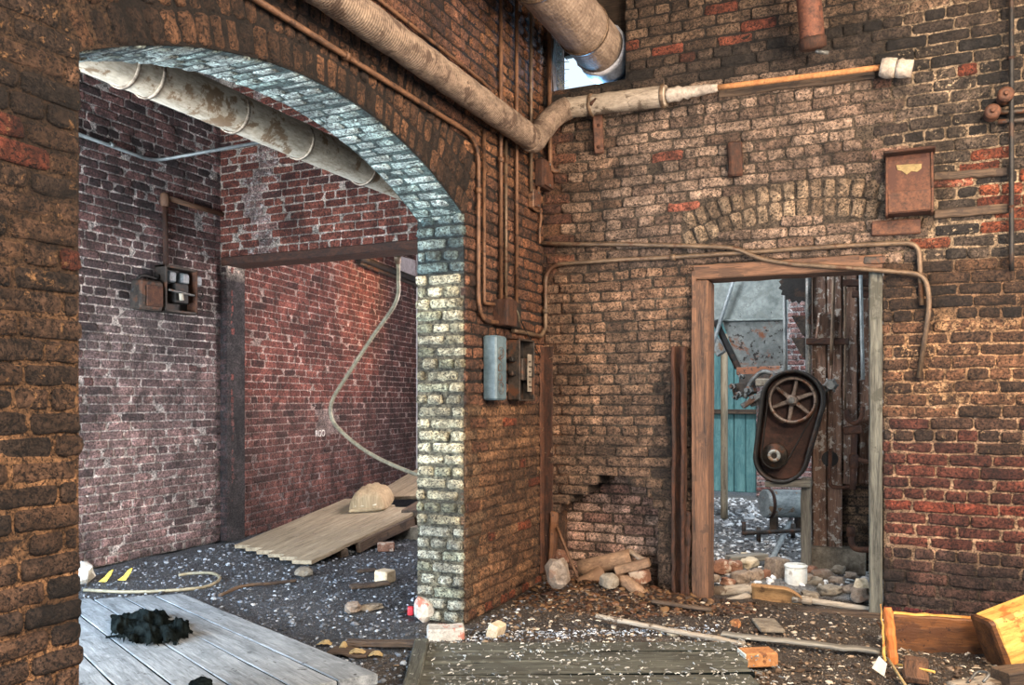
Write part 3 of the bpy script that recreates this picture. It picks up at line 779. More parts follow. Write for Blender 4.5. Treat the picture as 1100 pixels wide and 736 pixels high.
b_ = MB(); b_.beam((1.04, -.03, 0.02), (1.04, -.03, 2.06), .03, .03, (0, 1, 0), n=12, jit=.002, bev=.005); b_.build('door_trim', 'wood_frame', dr)
b_ = MB(); b_.beam((2.02, -.035, 2.06), (2.135, -.035, 2.05), .03, .045, n=3, jit=.003); b_.build('corner_plate', 'dark_metal', dr)

# ================================================================== things on the walls of the main room
def dirn(r, f, u): return RIGHT * r + FWD * f + V((0, 0, u))
# --- lagged pipe: along the arch wall, round the corner and along the back wall
pa0, pa1 = V((.125, -6.0, 2.87)), V((.125, -.48, 2.88))
pb0 = PY(603, 117, -.11); pb1 = PY(716, 103, -.11)
t = thing('lagged_pipe', 'thick canvas-lagged pipe running above the arch and round the corner to a torn end', 'pipe', (.125, -.48, 2.8))
b_ = MB(); n = 90; b_.tube([pa0.lerp(pa1, i / n) for i in range(n + 1)], [.076 + .0022 * math.sin(i * 2.1) + .003 * nz(i * .3, 1) for i in range(n + 1)], 20, jit=.012); b_.build('lagging', 'insul', t)
b_ = MB(); el = [pa1 + V((0, -.03, 0))] + arc(pa1 + V((0, .02, 0)), pa1 + V((.0, .12, .06)), pa1.lerp(pb0, .5), 6) + arc(pa1.lerp(pb0, .62), pb0 + V((-.02, -.03, -.03)), pb0 + V((.05, 0, 0)), 6)
b_.tube(el, [.082] * 3 + [.074] * (len(el) - 3), 18, jit=.02); b_.build('elbow', 'insul', t)
b_ = MB(); n = 24; b_.tube([pb0.lerp(pb1, i / n) for i in range(n + 1)], [.066 + .004 * nz(i * .5, 4) for i in range(n + 1)], 18, jit=.02); b_.build('jacket', 'insul_grey', t)
for q in (.30, .97):
    b_ = MB(); c = pb0.lerp(pb1, q); d = (pb1 - pb0).normalized(); b_.lathe(c - d * .012, d, [(0, .070), (.006, .074), (.018, .074), (.024, .070)], 18); b_.build('clamp_band', 'conduit', t)
pc1 = PY(771, 94, -.10); b_ = MB(); n = 12; b_.tube([pb1.lerp(pc1, i / n) for i in range(n + 1)], [.048 - .002 * i + .008 * nz(i * .9, 8) for i in range(n + 1)], 12, jit=.12); b_.build('torn_jacket', 'plaster', t)
pd1 = PY(946, 72.5, -.10); b_ = MB(); b_.rod(pc1, pd1, .017, 10, 10); o = b_.build('bare_pipe', 'orange_brick', t); o['label'] = 'bare orange-brown length of thin pipe'
b_ = MB(); pe1 = PY(980, 74, -.10)
for (k0, k1, rr) in ((0, .48, .055), (.5, 1, .052)):
    a_, c_ = pd1.lerp(pe1, k0), pd1.lerp(pe1, k1); b_.tube([a_.lerp(c_, i / 4) for i in range(5)], [rr * .92, rr, rr, rr, rr * .9], 14, jit=.09)
o = b_.build('plaster_fitting', 'plaster', t); o['label'] = 'chalky white plaster fitting at the end'
# plank and shelf of soot-blackened timber under the bare pipe
b_ = MB(); b_.beam(PY(772, 101, -.012), PY(940, 80, -.012), .03, .05, n=10, jit=.003); solo(b_, 'wall_batten', 'wood_dark', 'thin brown timber batten on the wall under the bare orange pipe', 'batten')
# --- hanger under it
t = thing('pipe_hanger', 'rusty flat iron hanger hooked over the lagged pipe on the back wall', 'bracket', PY(643, 165, -.03))
b_ = MB(); b_.beam(PY(643.5, 165, -.04), PY(641.5, 120, -.05), .065, .018, FWD, n=5, jit=.002); b_.build('strap', 'rust', t)
b_ = MB(); b_.beam(PY(641.5, 122, -.05), PY(637, 108, -.185), .055, .014, FWD, n=3); b_.build('hook', 'rust_dark', t)
for yy in (135, 158):
    b_ = MB(); b_.lathe(PY(643, yy, -.048), (0, -1, 0), [(0, .012), (.008, .012), (.012, .006)], 8); b_.build('bolt', 'rust_dark', t)
# --- the duct that leaves through the hole
t = thing('exhaust_duct', 'fat fibrous-wrapped duct slanting out through the hole in the top corner', 'duct', (.37, -.3, 3.45))
d0, d1 = V((.345, -3.4, 3.66)), V((.375, .12, 3.62))
b_ = MB(); n = 50; b_.tube([d0.lerp(d1, i / n) for i in range(n + 1)], [.165 + .004 * nz(i * .4, 2) for i in range(n + 1)], 28, jit=.008); b_.build('duct_body', 'duct', t)
b_ = MB(); b_.hollow(d1 - V((0, .03, 0)), d1 + V((.004, .15, -.01)), .178, .15, 26, 4, .03); o = b_.build('duct_end', 'duct_lit', t); o['label'] = 'torn duct end coloured as lit by the sky'
for yy in (-.25, -1.0):
    b_ = MB(); b_.hollow(d0.lerp(d1, (yy + 3.4) / 3.5) + V((0, -.012, 0)), d0.lerp(d1, (yy + 3.4) / 3.5) + V((0, .012, 0)), .174, .160, 26); b_.build('band', 'conduit', t)
pq = P(1, 580, 1, -1.35); b_ = MB(); b_.hollow(V((.245, -1.22, 3.52)), V((.20, -1.22, 3.44)), .062, .048, 16); b_.build('side_port', 'dark_metal', t)
# added plate, timber and post narrow the hole to a small bright gap
b_ = MB(); b_.beam((.36, .30, 3.46), (.64, .30, 3.46), .04, .36, n=4, jit=.004); solo(b_, 'gap_mask_plate', 'black_metal', 'added black sheet narrowing the sky gap behind the duct in the top corner hole', 'plate')
b_ = MB(); b_.beam((.065, .29, 3.93), (.58, .29, 3.90), .05, .50, n=4, jit=.004); solo(b_, 'gap_mask_timber', 'wood_dark', 'added dark timber closing off the sky at the top of the corner hole above the duct', 'timber')
b_ = MB(); b_.beam((.050, .05, 3.345), (.048, .05, 3.72), .035, .06, (0, 1, 0), n=5, jit=.01); solo(b_, 'gap_mask_post', 'wood_dark', 'added dark upright narrowing the bright gap at the left side of the corner hole', 'timber')
b_ = MB()
for i in range(26):
    x = .065; z = 3.35 + .014 * i; q_ = rnd(.02, .10)
    b_.tube(spline([(x, .10, z), (x + q_ * .5, .09 + rnd(-.02, .02), z + rnd(-.03, .02)), (x + q_, .08 + rnd(-.03, .03), z + rnd(-.07, .02))], 3), rnd(.0012, .0025), 5)
o = solo(b_, 'frayed_netting', 'hose', 'frayed pale fibres at the edge of the bright corner hole', 'netting'); 
# --- second pipe coming down top right
t = thing('stub_pipe', 'short orange rusted pipe coming down at the top right', 'pipe', PY(873, 52, -.22))
b_ = MB(); a_, c_ = PY(873, 48, -.2), PY(864, -60, -.34); b_.tube([a_.lerp(c_, i / 10) for i in range(11)], .068, 18, jit=.012); b_.build('pipe_body', 'rust_orange', t)
b_ = MB(); d = (c_ - a_).normalized(); b_.lathe(a_ - d * .03, d, [(0, .045), (.01, .074), (.06, .078), (.07, .07)], 18); b_.build('collar', 'rust_dark', t)
b_ = MB(); b_.rod(PY(876, 55, -.19), PY(890, 57, -.17), .012, 8); b_.build('spigot', 'gun_metal', t)
# --- conduits on the arch wall
zc = PX(400, 78, .03).z
def wallrun(name, label, pts, r, mat, clips=(), cat='conduit', group=None):
    t = thing(name, label, cat, low_pts(pts), group)
    b_ = MB(); b_.tube(pts, r, 10); b_.build('tube', mat, t)
    for c in clips:
        b_ = MB(); c = V(c[0]), V(c[1]); b_.hollow(c[0] - c[1] * .014, c[0] + c[1] * .014, r * 1.5, r * .98, 12); b_.build('coupling', mat, t)
    return t
def low_pts(pts): return V((sum(V(p).x for p in pts) / len(pts), sum(V(p).y for p in pts) / len(pts), min(V(p).z for p in pts)))
yA = PX(514, 300, .03).y
p = bend([(.03, -6.0, zc), (.03, yA, zc - .0), (.03, yA, PX(514, 345, .03).z), (.03, PX(541, 347, .03).y, PX(541, 347, .03).z)], .16)
wallrun('conduit', 'thin rusty conduit following the crown of the arch then dropping beside the pier', p, .013, 'conduit_rust', [((.03, yA, PX(514, 205, .03).z), V((0, 0, 1))), ((.03, PX(372, 60, .03).y, zc), V((0, 1, 0)))])
zu = PX(460, 42, .03).z
p = bend([(.03, -6.0, zu + .02), (.03, PX(519, 87, .03).y, zu), (.03, PX(527, 100, .03).y, zu - .02)], .06)
wallrun('wire_pipe', 'slim pipe on the brick above the lagged pipe', p, .010, 'conduit_rust')
def drop(px, y0, y1, r, mat, name, label, x=.03, tail=None, clip=None):
    y = PX(px, 300, x).y
    a_ = V((x, y, PX(px, y0, x).z if y0 > -200 else 4.1)); c_ = V((x, y, PX(px, y1, x).z))
    pts = [a_, c_] if tail is None else bend([a_, c_] + [PX(q[0], q[1], x) for q in tail], .05)
    return wallrun(name, label, pts, r, mat, [((x, y, PX(px, clip, x).z), V((0, 0, 1)))] if clip else ())
drop(520, 140, 316, .011, 'conduit_rust', 'conduit', 'shorter rusty conduit next to the arch conduit, ending at the small fuse box', .03, [(520, 326), (531, 327)])
drop(538, -250, 323, .013, 'conduit_rust', 'conduit', 'brown vertical conduit into the top of the small fuse box', .03, None, 172)
drop(543.5, 150, 323, .011, 'conduit', 'conduit', 'grey-brown vertical conduit close on the right of the fuse box feed', .03)
drop(555, -250, 333, .012, 'conduit_rust', 'conduit', 'vertical conduit to the right of the small fuse box with a frayed wire below', .03)
drop(570.5, -250, 206, .012, 'conduit', 'conduit', 'vertical conduit nearest the room corner, ending at a small oval box', .03)
# junction boxes near the corner
def jbox(name, label, px0, py0, px1, py1, mat, depth=.07):
    a_ = PX(px0, py1, .002); c_ = PX(px1, py0, .002)
    t = thing(name, label, 'junction box', (.03, (a_.y + c_.y) / 2, a_.z))
    y0, y1 = sorted((a_.y, c_.y)); z0, z1 = a_.z, c_.z
    b_ = MB(); b_.beam((depth / 2, (y0 + y1) / 2, z0), (depth / 2, (y0 + y1) / 2, z1), depth, y1 - y0, (0, 1, 0), bev=.012, n=2); b_.build('box_body', mat, t)
    b_ = MB(); b_.beam((depth + .004, (y0 + y1) / 2, z0 + .012), (depth + .004, (y0 + y1) / 2, z1 - .012), .012, (y1 - y0) * .85, (0, 1, 0), bev=.003); b_.build('cover', 'rust', t)
    for z in (z0 + .025, z1 - .025):
        b_ = MB(); b_.lathe((depth + .009, (y0 + y1) / 2, z), (1, 0, 0), [(0, .008), (.004, .008), (.006, .004)], 8); b_.build('screw', 'gun_metal', t)
    return t
jbox('junction_box', 'rusty square junction box high in the corner under the lagged pipe', 573.5, 178, 585, 201, 'rust_dark')
jbox('junction_box', 'small oval conduit box below the square junction box in the corner', 566.5, 206, 573, 224, 'conduit_rust', .05)
wallrun('flexible_cable', 'cloth-covered cable looping from the square junction box down the corner', spline([PX(579, 200, .03), PX(577, 214, .035), PX(581, 232, .035), PX(579.5, 248, .03), PX(580, 262, .03)], 6), .010, 'conduit_rust', cat='cable')
wallrun('conduit', 'short pipe coming down beside the corner over the back wall', bend([PY(590, -8, -.03), PY(591, 178, -.03), PY(594, 184, -.03), PY(603, 183, .01)], .04), .016, 'conduit_rust')
wallrun('flexible_cable', 'short cable curving from the oval box into the corner', spline([PX(571, 222, .03), PX(575, 226, .035), PX(580, 228, .03), PX(583, 236, .03)], 5), .008, 'conduit_rust', cat='cable')
# small fuse box
y0, y1 = PX(529, 338, .0).y, PX(551, 338, 0).y; z0, z1 = PX(540, 352, 0).z, PX(540, 324, 0).z
t = thing('fuse_box', 'small open black fuse box where the vertical conduits end', 'fuse box', (.05, (y0 + y1) / 2, z0))
ym = y0 + (y1 - y0) * .48
b_ = MB(); b_.beam((.05, (y0 + ym) / 2, z0), (.05, (y0 + ym) / 2, z1), .10, ym - y0, (0, 1, 0), n=2); b_.build('box_body', 'rust_dark', t)
b_ = MB(); b_.beam((.03, (ym + y1) / 2, z0), (.03, (ym + y1) / 2, z1), .06, y1 - ym - .006, (0, 1, 0)); b_.build('switch_well', 'black_metal', t)
b_ = MB(); b_.tube(spline([(.07, ym + .03, z1 - .03), (.085, ym + .05, z1 - .08), (.07, ym + .09, z1 - .12)], 5), .004, 6); b_.build('loose_wire', 'hose', t)
b_ = MB(); b_.tube(spline([PX(556, 333, .03), PX(560, 345, .05), PX(566, 358, .04), PX(572, 368, .04), PX(581, 384, .03)], 6), .004, 6)
solo(b_, 'loose_wire', 'rubber_wire', 'thin black wire hanging from a conduit end across to the corner', 'wire')
# conduit from fuse box, along and up the corner, then along the back wall above the door
p = [PX(551, 355, .03), PX(562, 357, .03), PX(577, 361, .03)]
pts = bend([p[0], p[1], PX(581, 361.5, .03), V((.035, -.035, PX(583, 352, .03).z)), ], .03) + [V((.035, -.035, PX(583, 340, .03).z))]
up_ = bend([V((.035, -.035, PX(583, 330, .03).z)), V((.035, -.035, PY(584, 286, -.03).z + .005)), PY(660, 279.5, -.03)], .13, 8)
q = [PY(x, y, -.03) for (x, y) in ((723, 276.5), (805, 271), (880, 266), (950, 262))]
end = bend([PY(955, 262, -.03), PY(987, 261, -.03), PY(990, 328, -.03)], .10, 8)
wallrun('conduit', 'long dusty conduit rising in the corner and running level over the door', pts + up_ + q + end, .014, 'conduit', [(PY(723, 276.5, -.03), (q[1] - q[0]).normalized()), ((.035, -.035, 1.85), V((0, 0, 1)))])
p2 = bend([PY(579, 261, -.02), PY(600, 262.5, -.04), PY(676, 262.5, -.04), PY(760, 265, -.045), PY(790, 266, -.05), PY(815, 278, -.055), PY(850, 284, -.055), PY(900, 287, -.055), PY(950, 291, -.055), PY(994, 295, -.055), PY(999, 325, -.05), PY(987, 406, -.03)], .10, 6)
wallrun('conduit', 'bowed conduit that crosses the top of the door frame and hooks down on its right', p2, .014, 'conduit')
# --- switch box with its blue-grey cover swung open
y0, y1 = PX(544, 400, 0).y, PX(560.5, 400, 0).y; z0, z1 = PX(552, 431, 0).z, PX(552, 365, 0).z
t = thing('switch_box', 'open electrical switch box with a blue-grey cover on the arch wall', 'switch box', (.05, (y0 + y1) / 2, z0))
D = .09; yc = (y0 + y1) / 2; W = y1 - y0
b_ = MB(); b_.beam((.008, yc, z0), (.008, yc, z1), .016, W, (0, 1, 0)); b_.build('back_plate', 'black_metal', t)
for (ya, yb) in ((y0, y0 + .012), (y1 - .012, y1)):
    b_ = MB(); b_.beam((D / 2, (ya + yb) / 2, z0), (D / 2, (ya + yb) / 2, z1), D, yb - ya, (0, 1, 0), bev=.003); b_.build('side_panel', 'dark_metal', t)
for za in (z0 + .006, z1 - .006):
    b_ = MB(); b_.beam((D / 2, y0, za), (D / 2, y1, za), D, .012, bev=.003); b_.build('end_panel', 'dark_metal', t)
for i in range(3):
    b_ = MB(); b_.beam((.04, y0 + .05 + i * .07, z0 + .13), (.04, y0 + .05 + i * .07, z0 + .27), .05, .04, (0, 1, 0)); b_.build('switch_blade', 'dark_metal', t)
b_ = MB(); b_.beam((.072, y0 + .20, z0 + .06), (.072, y0 + .20, z1 - .09), .006, .075, (0, 1, 0), bev=.001); o = b_.build('printed_label', 'dull_label', t); o['label'] = 'grubby printed label'
for i in range(6):
    m_ = MB(); m_.beam((.0765, y0 + .175, z0 + .09 + i * .032), (.0765, y0 + .225 - .02 * (i % 2), z0 + .09 + i * .032), .002, .009, bev=.0005); m_.build('printed_line', 'black_metal', o)
ca, cb = PX(521.5, 395, .03), PX(538, 395, .06)
b_ = MB(); zz0, zz1 = PX(530, 430, .05).z, PX(530, 361, .05).z
b_.beam((.055, (ca.y + cb.y) / 2, zz0), (.055, (ca.y + cb.y) / 2, zz1), .09, cb.y - ca.y, (0, 1, 0), bev=.010, n=2); cov = b_.build('cover', 'teal_metal', t); cov['label'] = 'blue-grey enamelled cover'
for zz in (zz0 + .07, zz1 - .10):
    for r_ in (.042, .024):
        m_ = MB(); m_.hollow((.098, (ca.y + cb.y) / 2 - .01, zz), (.103, (ca.y + cb.y) / 2 - .01, zz), r_ * .85, r_ * .85 - .0035, 20); m_.build('embossed_ring', 'gun_metal', cov)
b_ = MB(); b_.beam((.05, y0 - .05, z0 + .17), (.05, y0 + .01, z0 + .17), .03, .03); b_.build('hinge', 'black_metal', t)
b_ = MB(); b_.beam((.05, y0 - .05, z1 - .13), (.05, y0 + .01, z1 - .13), .03, .03); b_.build('hinge', 'black_metal', t)
def letters(text, name, mat, pos, xdir, ydir, size, parent=None, ext=.0015):
    cu = bpy.data.curves.new(name, 'FONT'); cu.body = text; cu.size = size; cu.extrude = ext; cu.align_x = 'CENTER'; cu.align_y = 'CENTER'
    tmp = bpy.data.objects.new(name, cu); COL.objects.link(tmp)
    me = bpy.data.meshes.new_from_object(tmp.evaluated_get(bpy.context.evaluated_depsgraph_get()))
    bpy.data.objects.remove(tmp); x, y = V(xdir).normalized(), V(ydir).normalized(); z = x.cross(y)
    base = V(root_loc[rootof(parent).name]) if parent else V(pos)
    me.transform(Matrix.Translation(V(pos) - base) @ Matrix((x, y, z)).transposed().to_4x4())
    me.materials.clear(); me.materials.append(M[mat])
    a = me.attributes.new('tex', 'FLOAT_VECTOR', 'POINT'); a.data.foreach_set('vector', [c for v_ in me.vertices for c in v_.co])
    o = bpy.data.objects.new(name, me); COL.objects.link(o)
    if parent: o.parent = parent
    else: o.location = base; root_loc[o.name] = tuple(base)
    return o
letters('DDA', 'embossed_lettering', 'gun_metal', (.1005, (ca.y + cb.y) / 2 - .02, (zz0 + zz1) / 2), (0, 0, 1), (0, -1, 0), .075, cov)
# --- corner iron and slat
t = thing('corner_iron', 'long rusted angle iron standing in the room corner', 'angle iron', (.03, -.03, .1))
b_ = MB(); b_.beam((.045, -.012, .08), (.045, -.012, PX(583, 372, .03).z), .07, .012, (0, 1, 0), n=16, jit=.003); b_.build('flange', 'rust_dark', t)
b_ = MB(); b_.beam((.012, -.045, .08), (.012, -.045, PX(583, 372, .03).z), .012, .06, (0, 1, 0), n=16, jit=.003); b_.build('flange', 'rust', t)
b_ = MB(); b_.beam(PY(593, 606, -.03), PY(596, 549, -.015), .055, .02, FWD, n=5, jit=.003, ragged=.02); solo(b_, 'short_lath', 'wood_orange', 'short orange slat leaning upright in the corner beside the broken patch', 'slat')
# --- post beside the door frame
t = thing('iron_post', 'dark rusted channel post against the wall left of the doorway', 'post', PY(730, 640, -.05))
zt = PY(730, 372, -.05).z; x0, x1 = PY(723, 500, -.04).x, PY(737, 500, -.04).x
b_ = MB(); b_.beam(((x0 + x1) / 2, -.025, 0), ((x0 + x1) / 2, -.025, zt), x1 - x0, .03, (0, 1, 0), n=22, jit=.004); b_.build('web', 'rust_dark', t)
for (xx, zz, m_) in ((x0 + .012, zt, 'rust_dark'), (x1 - .012, zt - .01, 'rust_dark')):
    b_ = MB(); b_.beam((xx, -.065, 0), (xx, -.065, zz), .022, .055, (0, 1, 0), n=22, jit=.004); b_.build('flange', m_, t)
b_ = MB(); b_.beam((x1 + .005, -.06, 0), (x1 + .012, -.05, PY(733, 548, -.05).z), .035, .03, (0, 1, 0), n=10, jit=.006, ragged=.03); b_.build('peeling_plate', 'rust_dark', t)
# --- hooded metal box on the right
t = thing('hooded_box', 'red-brown rusted metal box with a sloping hood and a torn yellow label', 'metal box', PY(976, 235, -.08))
a_, c_ = PY(951, 235, 0), PY(1002, 165, 0); zm = PY(976, 207, -.07).z; X0, X1, Z0, Z1 = a_.x, c_.x, a_.z, c_.z
prof = [(0, Z0), (-.13, Z0), (-.13, zm), (-.07, Z1 - .01), (0, Z1 - .01)]
b_ = MB(); b_.prism([(X0, y, z) for (y, z) in prof], (X1 - X0, 0, 0)); b_.build('hood', 'rust_red', t)
b_ = MB(); b_.beam(((X0 + X1) / 2, -.134, Z0 + .004), ((X0 + X1) / 2, -.134, zm - .004), X1 - X0 - .03, .010, (0, 1, 0), bev=.003); b_.build('shaded_front', 'rust', t)  # darker sheet added as shade on the lower front, below the slope
b_ = MB()
for x in (X0 + .008, X1 - .008):
    for (i, j) in ((0, 1), (1, 2), (2, 3)): b_.beam((x, prof[i][0], prof[i][1]), (x, prof[i + 1][0], prof[i + 1][1]), .016, .012, (1, 0, 0), bev=.003)
b_.build('flanged_edge', 'rust', t)
b_ = MB(); b_.beam((X0 - .01, -.07, Z1), (X1 + .01, -.07, Z1), .15, .016); b_.build('lid', 'rust_dark', t)
nrm = V((0, -(Z1 - zm), -.06)).normalized()
def onhood(px, py):
    d_ = ray(px, py); n_ = V((0, -(Z1 - .01 - zm), .06)).normalized(); p0 = V((X0, -.13, zm)); return CAM + d_ * ((p0 - CAM).dot(n_) / d_.dot(n_)) + n_ * .002
b_ = MB(); b_.prism([onhood(x, y) for (x, y) in ((963, 178), (975, 177), (990, 176.5), (990, 181), (985, 185), (979, 184), (974, 188), (969, 184), (964, 183))], (0, -.002, .001)); o = b_.build('torn_label', 'yellow_label', t); o['label'] = 'torn yellow paper label'
b_ = MB(); b_.beam(PY(936, 246, -.02), PY(989, 243, -.02), .04, .085, n=5, jit=.003); solo(b_, 'iron_ledge', 'rust', 'flat rusted iron plate in the wall just under the hooded box', 'plate')
b_ = MB(); b_.beam(PY(1003, 231, -.015), PY(1084, 224, -.015), .03, .05, n=8, jit=.003); solo(b_, 'wall_strip', 'wood_dark', 'lower of two dark timber strips right of the hooded box', 'timber strip')
b_ = MB(); b_.beam(PY(1003, 190, -.015), PY(1084, 184, -.015), .03, .045, n=8, jit=.003); solo(b_, 'wall_strip', 'wood_dark', 'upper of two dark timber strips right of the hooded box', 'timber strip')
# --- small rusted block with its slot, high on the wall
t = thing('wall_anchor', 'small rusted iron anchor plate set in the wall above the old brick arch', 'anchor', PY(790, 190, -.02))
b_ = MB(); b_.beam(PY(790, 190, -.03), PY(789, 153, -.03), .085, .06, FWD, n=3, jit=.003, bev=.01); b_.build('plate', 'rust_dark', t)
b_ = MB(); b_.beam(PY(781, 182, -.015), PY(799, 178, -.015), .05, .05); b_.build('cross_bar', 'black_metal', t)
# --- rod down the right edge
t = thing('wall_rod', 'thin black rod hanging down the wall near the right edge', 'rod', PY(1087, 291, -.06))
b_ = MB(); b_.rod(PY(1086.5, 291, -.06), PY(1086.5, -30, -.06), .013, 8, 14); b_.build('rod_body', 'black_metal', t)
for yy in (62, 222):
    b_ = MB(); b_.beam(PY(1086.5, yy, .0), PY(1086.5, yy, -.075), .03, .02); b_.build('staple', 'rust_dark', t)
# --- insulators
def insulator(px, py, label):
    t = thing('knob_insulator', label, 'insulator', PY(px, py, -.06), 'insulators by the black rod')
    c = PY(px, py, 0); b_ = MB(); b_.lathe(c, (0, -1, 0), [(0, .026), (.03, .038), (.05, .038), (.06, .025), (.075, .025), (.085, .04), (.11, .04), (.12, .026)], 18); b_.build('knob', 'rust', t)
    b_ = MB(); b_.lathe(c + V((0, -.12, 0)), (0, -1, 0), [(0, .012), (.012, .012), (.016, .008)], 8); b_.build('bolt', 'rust', t)
insulator(1064, 126, 'round tan knob insulator, the lower of two beside the black rod')
insulator(1078, 108, 'tan knob insulator, the upper of two beside the black rod')
for (yy, lab) in ((121, 'upper of two dark cables running from the insulators to the right'), (131, 'lower of two dark cables running from the insulators to the right')):
    b_ = MB(); b_.rod(PY(1072, yy, -.05), PY(1180, yy - 8, -.05), .014, 8, 6); solo(b_, 'cable', 'dark_metal', lab, 'cable')

# ================================================================== things in the annex
# --- pipe behind the arch
t = thing('lagged_pipe', 'pale plastered pipe crossing the annex just behind the arch', 'pipe', (-.78, -2.0, 2.3))
zc2 = PX(262, 126, -.78).z; n = 60
a_, c_ = V((-.78, -5.2, zc2)), V((-.78, LY - .005, zc2 + .01))
b_ = MB(); b_.tube([a_.lerp(c_, i / n) for i in range(n + 1)], [.098 + .003 * nz(i * .4, 6) for i in range(n + 1)], 22, jit=.01); b_.build('jacket', 'insul_white', t)
for yy in (-3.05, -2.75, -2.62, -2.1, -1.6, -1.0):
    b_ = MB(); b_.hollow((-.78, yy - .008, zc2), (-.78, yy + .008, zc2), .103, .096, 22, 1, .01); b_.build('joint_band', 'insul_grey', t)
# --- conduit on the far wall
A_ = lambda px, py, k=.03: PX(px, py, AX + k)
t = thing('conduit', 'slim grey conduit along the far left wall, bending towards the ceiling', 'conduit', A_(165, 172))
b_ = MB(); b_.tube(bend([A_(40, 128), A_(158, 171), A_(172, 172), PY(290, 151, LY - .35)], .08), .014, 8); b_.build('tube', 'conduit_grey', t)
for q in ((120, 156),):
    b_ = MB(); b_.hollow(A_(q[0] - 2, q[1] - 1), A_(q[0] + 2, q[1] + 1), .02, .0135, 10); b_.build('coupling', 'conduit_grey', t)
t = thing('conduit', 'brown conduit dropping to the dark panel box with a level arm to the corner', 'conduit', A_(178, 285))
b_ = MB(); b_.tube([A_(178.5, 288), A_(177.5, 250), A_(177, 216)], .022, 10); b_.build('riser', 'rust_dark', t)
b_ = MB(); b_.lathe(A_(177, 222), (0, 0, 1), [(0, .03), (.02, .036), (.09, .036), (.11, .026)], 12); b_.build('elbow_fitting', 'wood_frame', t)
b_ = MB(); b_.tube([A_(177, 212), A_(242, 231.5)], .022, 10); b_.build('arm', 'wood_frame', t)
# --- panel box
def pbox(px0, pyt, px1, pyb): 
    a_, c_ = PX(px0, (pyt + pyb) / 2, AX), PX(px1, (pyt + pyb) / 2, AX); return a_.y, c_.y, PX((px0 + px1) / 2, pyb, AX).z, PX((px0 + px1) / 2, pyt, AX).z
y0, y1, z0, z1 = pbox(166, 288, 201, 337); D = .12
t = thing('panel_box', 'black open electrical panel box on the far left wall', 'panel box', (AX + .1, (y0 + y1) / 2, z0))
b_ = MB(); b_.beam((AX + .01, (y0 + y1) / 2, z0), (AX + .01, (y0 + y1) / 2, z1), .02, y1 - y0, (0, 1, 0)); b_.build('back_plate', 'black_metal', t)
for yy in (y0 + .01, y1 - .01):
    b_ = MB(); b_.beam((AX + D / 2, yy, z0), (AX + D / 2, yy, z1), D, .02, (0, 1, 0), bev=.004); b_.build('side_panel', 'dark_metal' if yy < (y0 + y1) / 2 else 'rust', t)
for zz in (z0 + .01, z1 - .01):
    b_ = MB(); b_.beam((AX + D / 2, y0, zz), (AX + D / 2, y1, zz), D, .02, bev=.004); b_.build('end_panel', 'dark_metal', t)
for i in range(3):
    b_ = MB(); b_.beam((AX + .06, y0 + .10 + i * .14, z1 - .13), (AX + .06, y0 + .10 + i * .14, z1 - .04), .07, .085, (0, 1, 0), bev=.012); o = b_.build('fuse_holder', 'fuse_white', t); o['label'] = 'pale porcelain fuse holder'
b_ = MB(); b_.beam((AX + .12, y0 + .03, z1 - .20), (AX + .13, y1 - .05, z1 - .22), .02, .02); b_.build('cross_bar', 'gun_metal', t)
b_ = MB(); b_.rod((AX + .14, y0 + .14, z1 - .22), (AX + .14, y0 + .15, z0 + .10), .018, 10); b_.build('lever', 'insul_white', t)
b_ = MB(); b_.beam((AX + .08, y0 + .10, z0 + .16), (AX + .08, y1 - .10, z0 + .16), .08, .16); b_.build('switch_block', 'black_metal', t)
b_ = MB(); c = (AX + .10, y1 + .045, z0 + .18); b_.tube([(c[0], c[1] + math.cos(a) * .03, c[2] + math.sin(a) * .03) for a in [i * PI / 8 for i in range(17)]], .007, 6, cap=False); b_.rod((AX + .10, y1 - .01, z0 + .20), (AX + .10, y1 + .02, z0 + .185), .008, 6); b_.build('ring_handle', 'black_metal', t)
y0, y1, z0, z1 = pbox(139, 302, 164, 334)
t = thing('cable_box', 'smaller cobwebbed rusty box left of the black panel box', 'junction box', (AX + .06, (y0 + y1) / 2, z0))
b_ = MB(); b_.beam((AX + .06, (y0 + y1) / 2, z0), (AX + .06, (y0 + y1) / 2, z1), .12, y1 - y0, (0, 1, 0), bev=.015, n=3, jit=.004); b_.build('box_body', 'dark_metal', t)
b_ = MB(); b_.beam((AX + .126, (y0 + y1) / 2 + .02, z0 + .03), (AX + .126, (y0 + y1) / 2 + .02, z1 - .04), .012, (y1 - y0) * .7, (0, 1, 0)); b_.build('cover', 'rust', t)
b_ = MB(); b_.tube(spline([(AX + .03, y0, z1 - .10), (AX + .06, y0 + .05, z1 + .03), (AX + .06, y0 + .2, z1 + .03), (AX + .06, y1, z1 + .06)], 5), .012, 8); b_.build('cable', 'rubber_wire', t)
# --- hose hanging from the lintel
H_ = lambda px, py, y=.95: PY(px, py, y)
t = thing('hanging_hose', 'long pale hose hanging in a bend from the timber lintel', 'hose', H_(445, 510))
b_ = MB(); b_.tube(spline([H_(427, 268, .62), H_(428, 300), H_(425, 325), H_(400, 362), H_(372, 405), H_(357, 430), H_(356, 448), H_(366, 463), H_(392, 484), H_(425, 501), H_(470, 518)], 8), .018, 10); b_.build('hose_body', 'hose', t)
b_ = MB(); b_.hollow(H_(427, 274, .66), H_(427.2, 281, .72), .03, .021, 12); b_.build('collar', 'conduit', t)
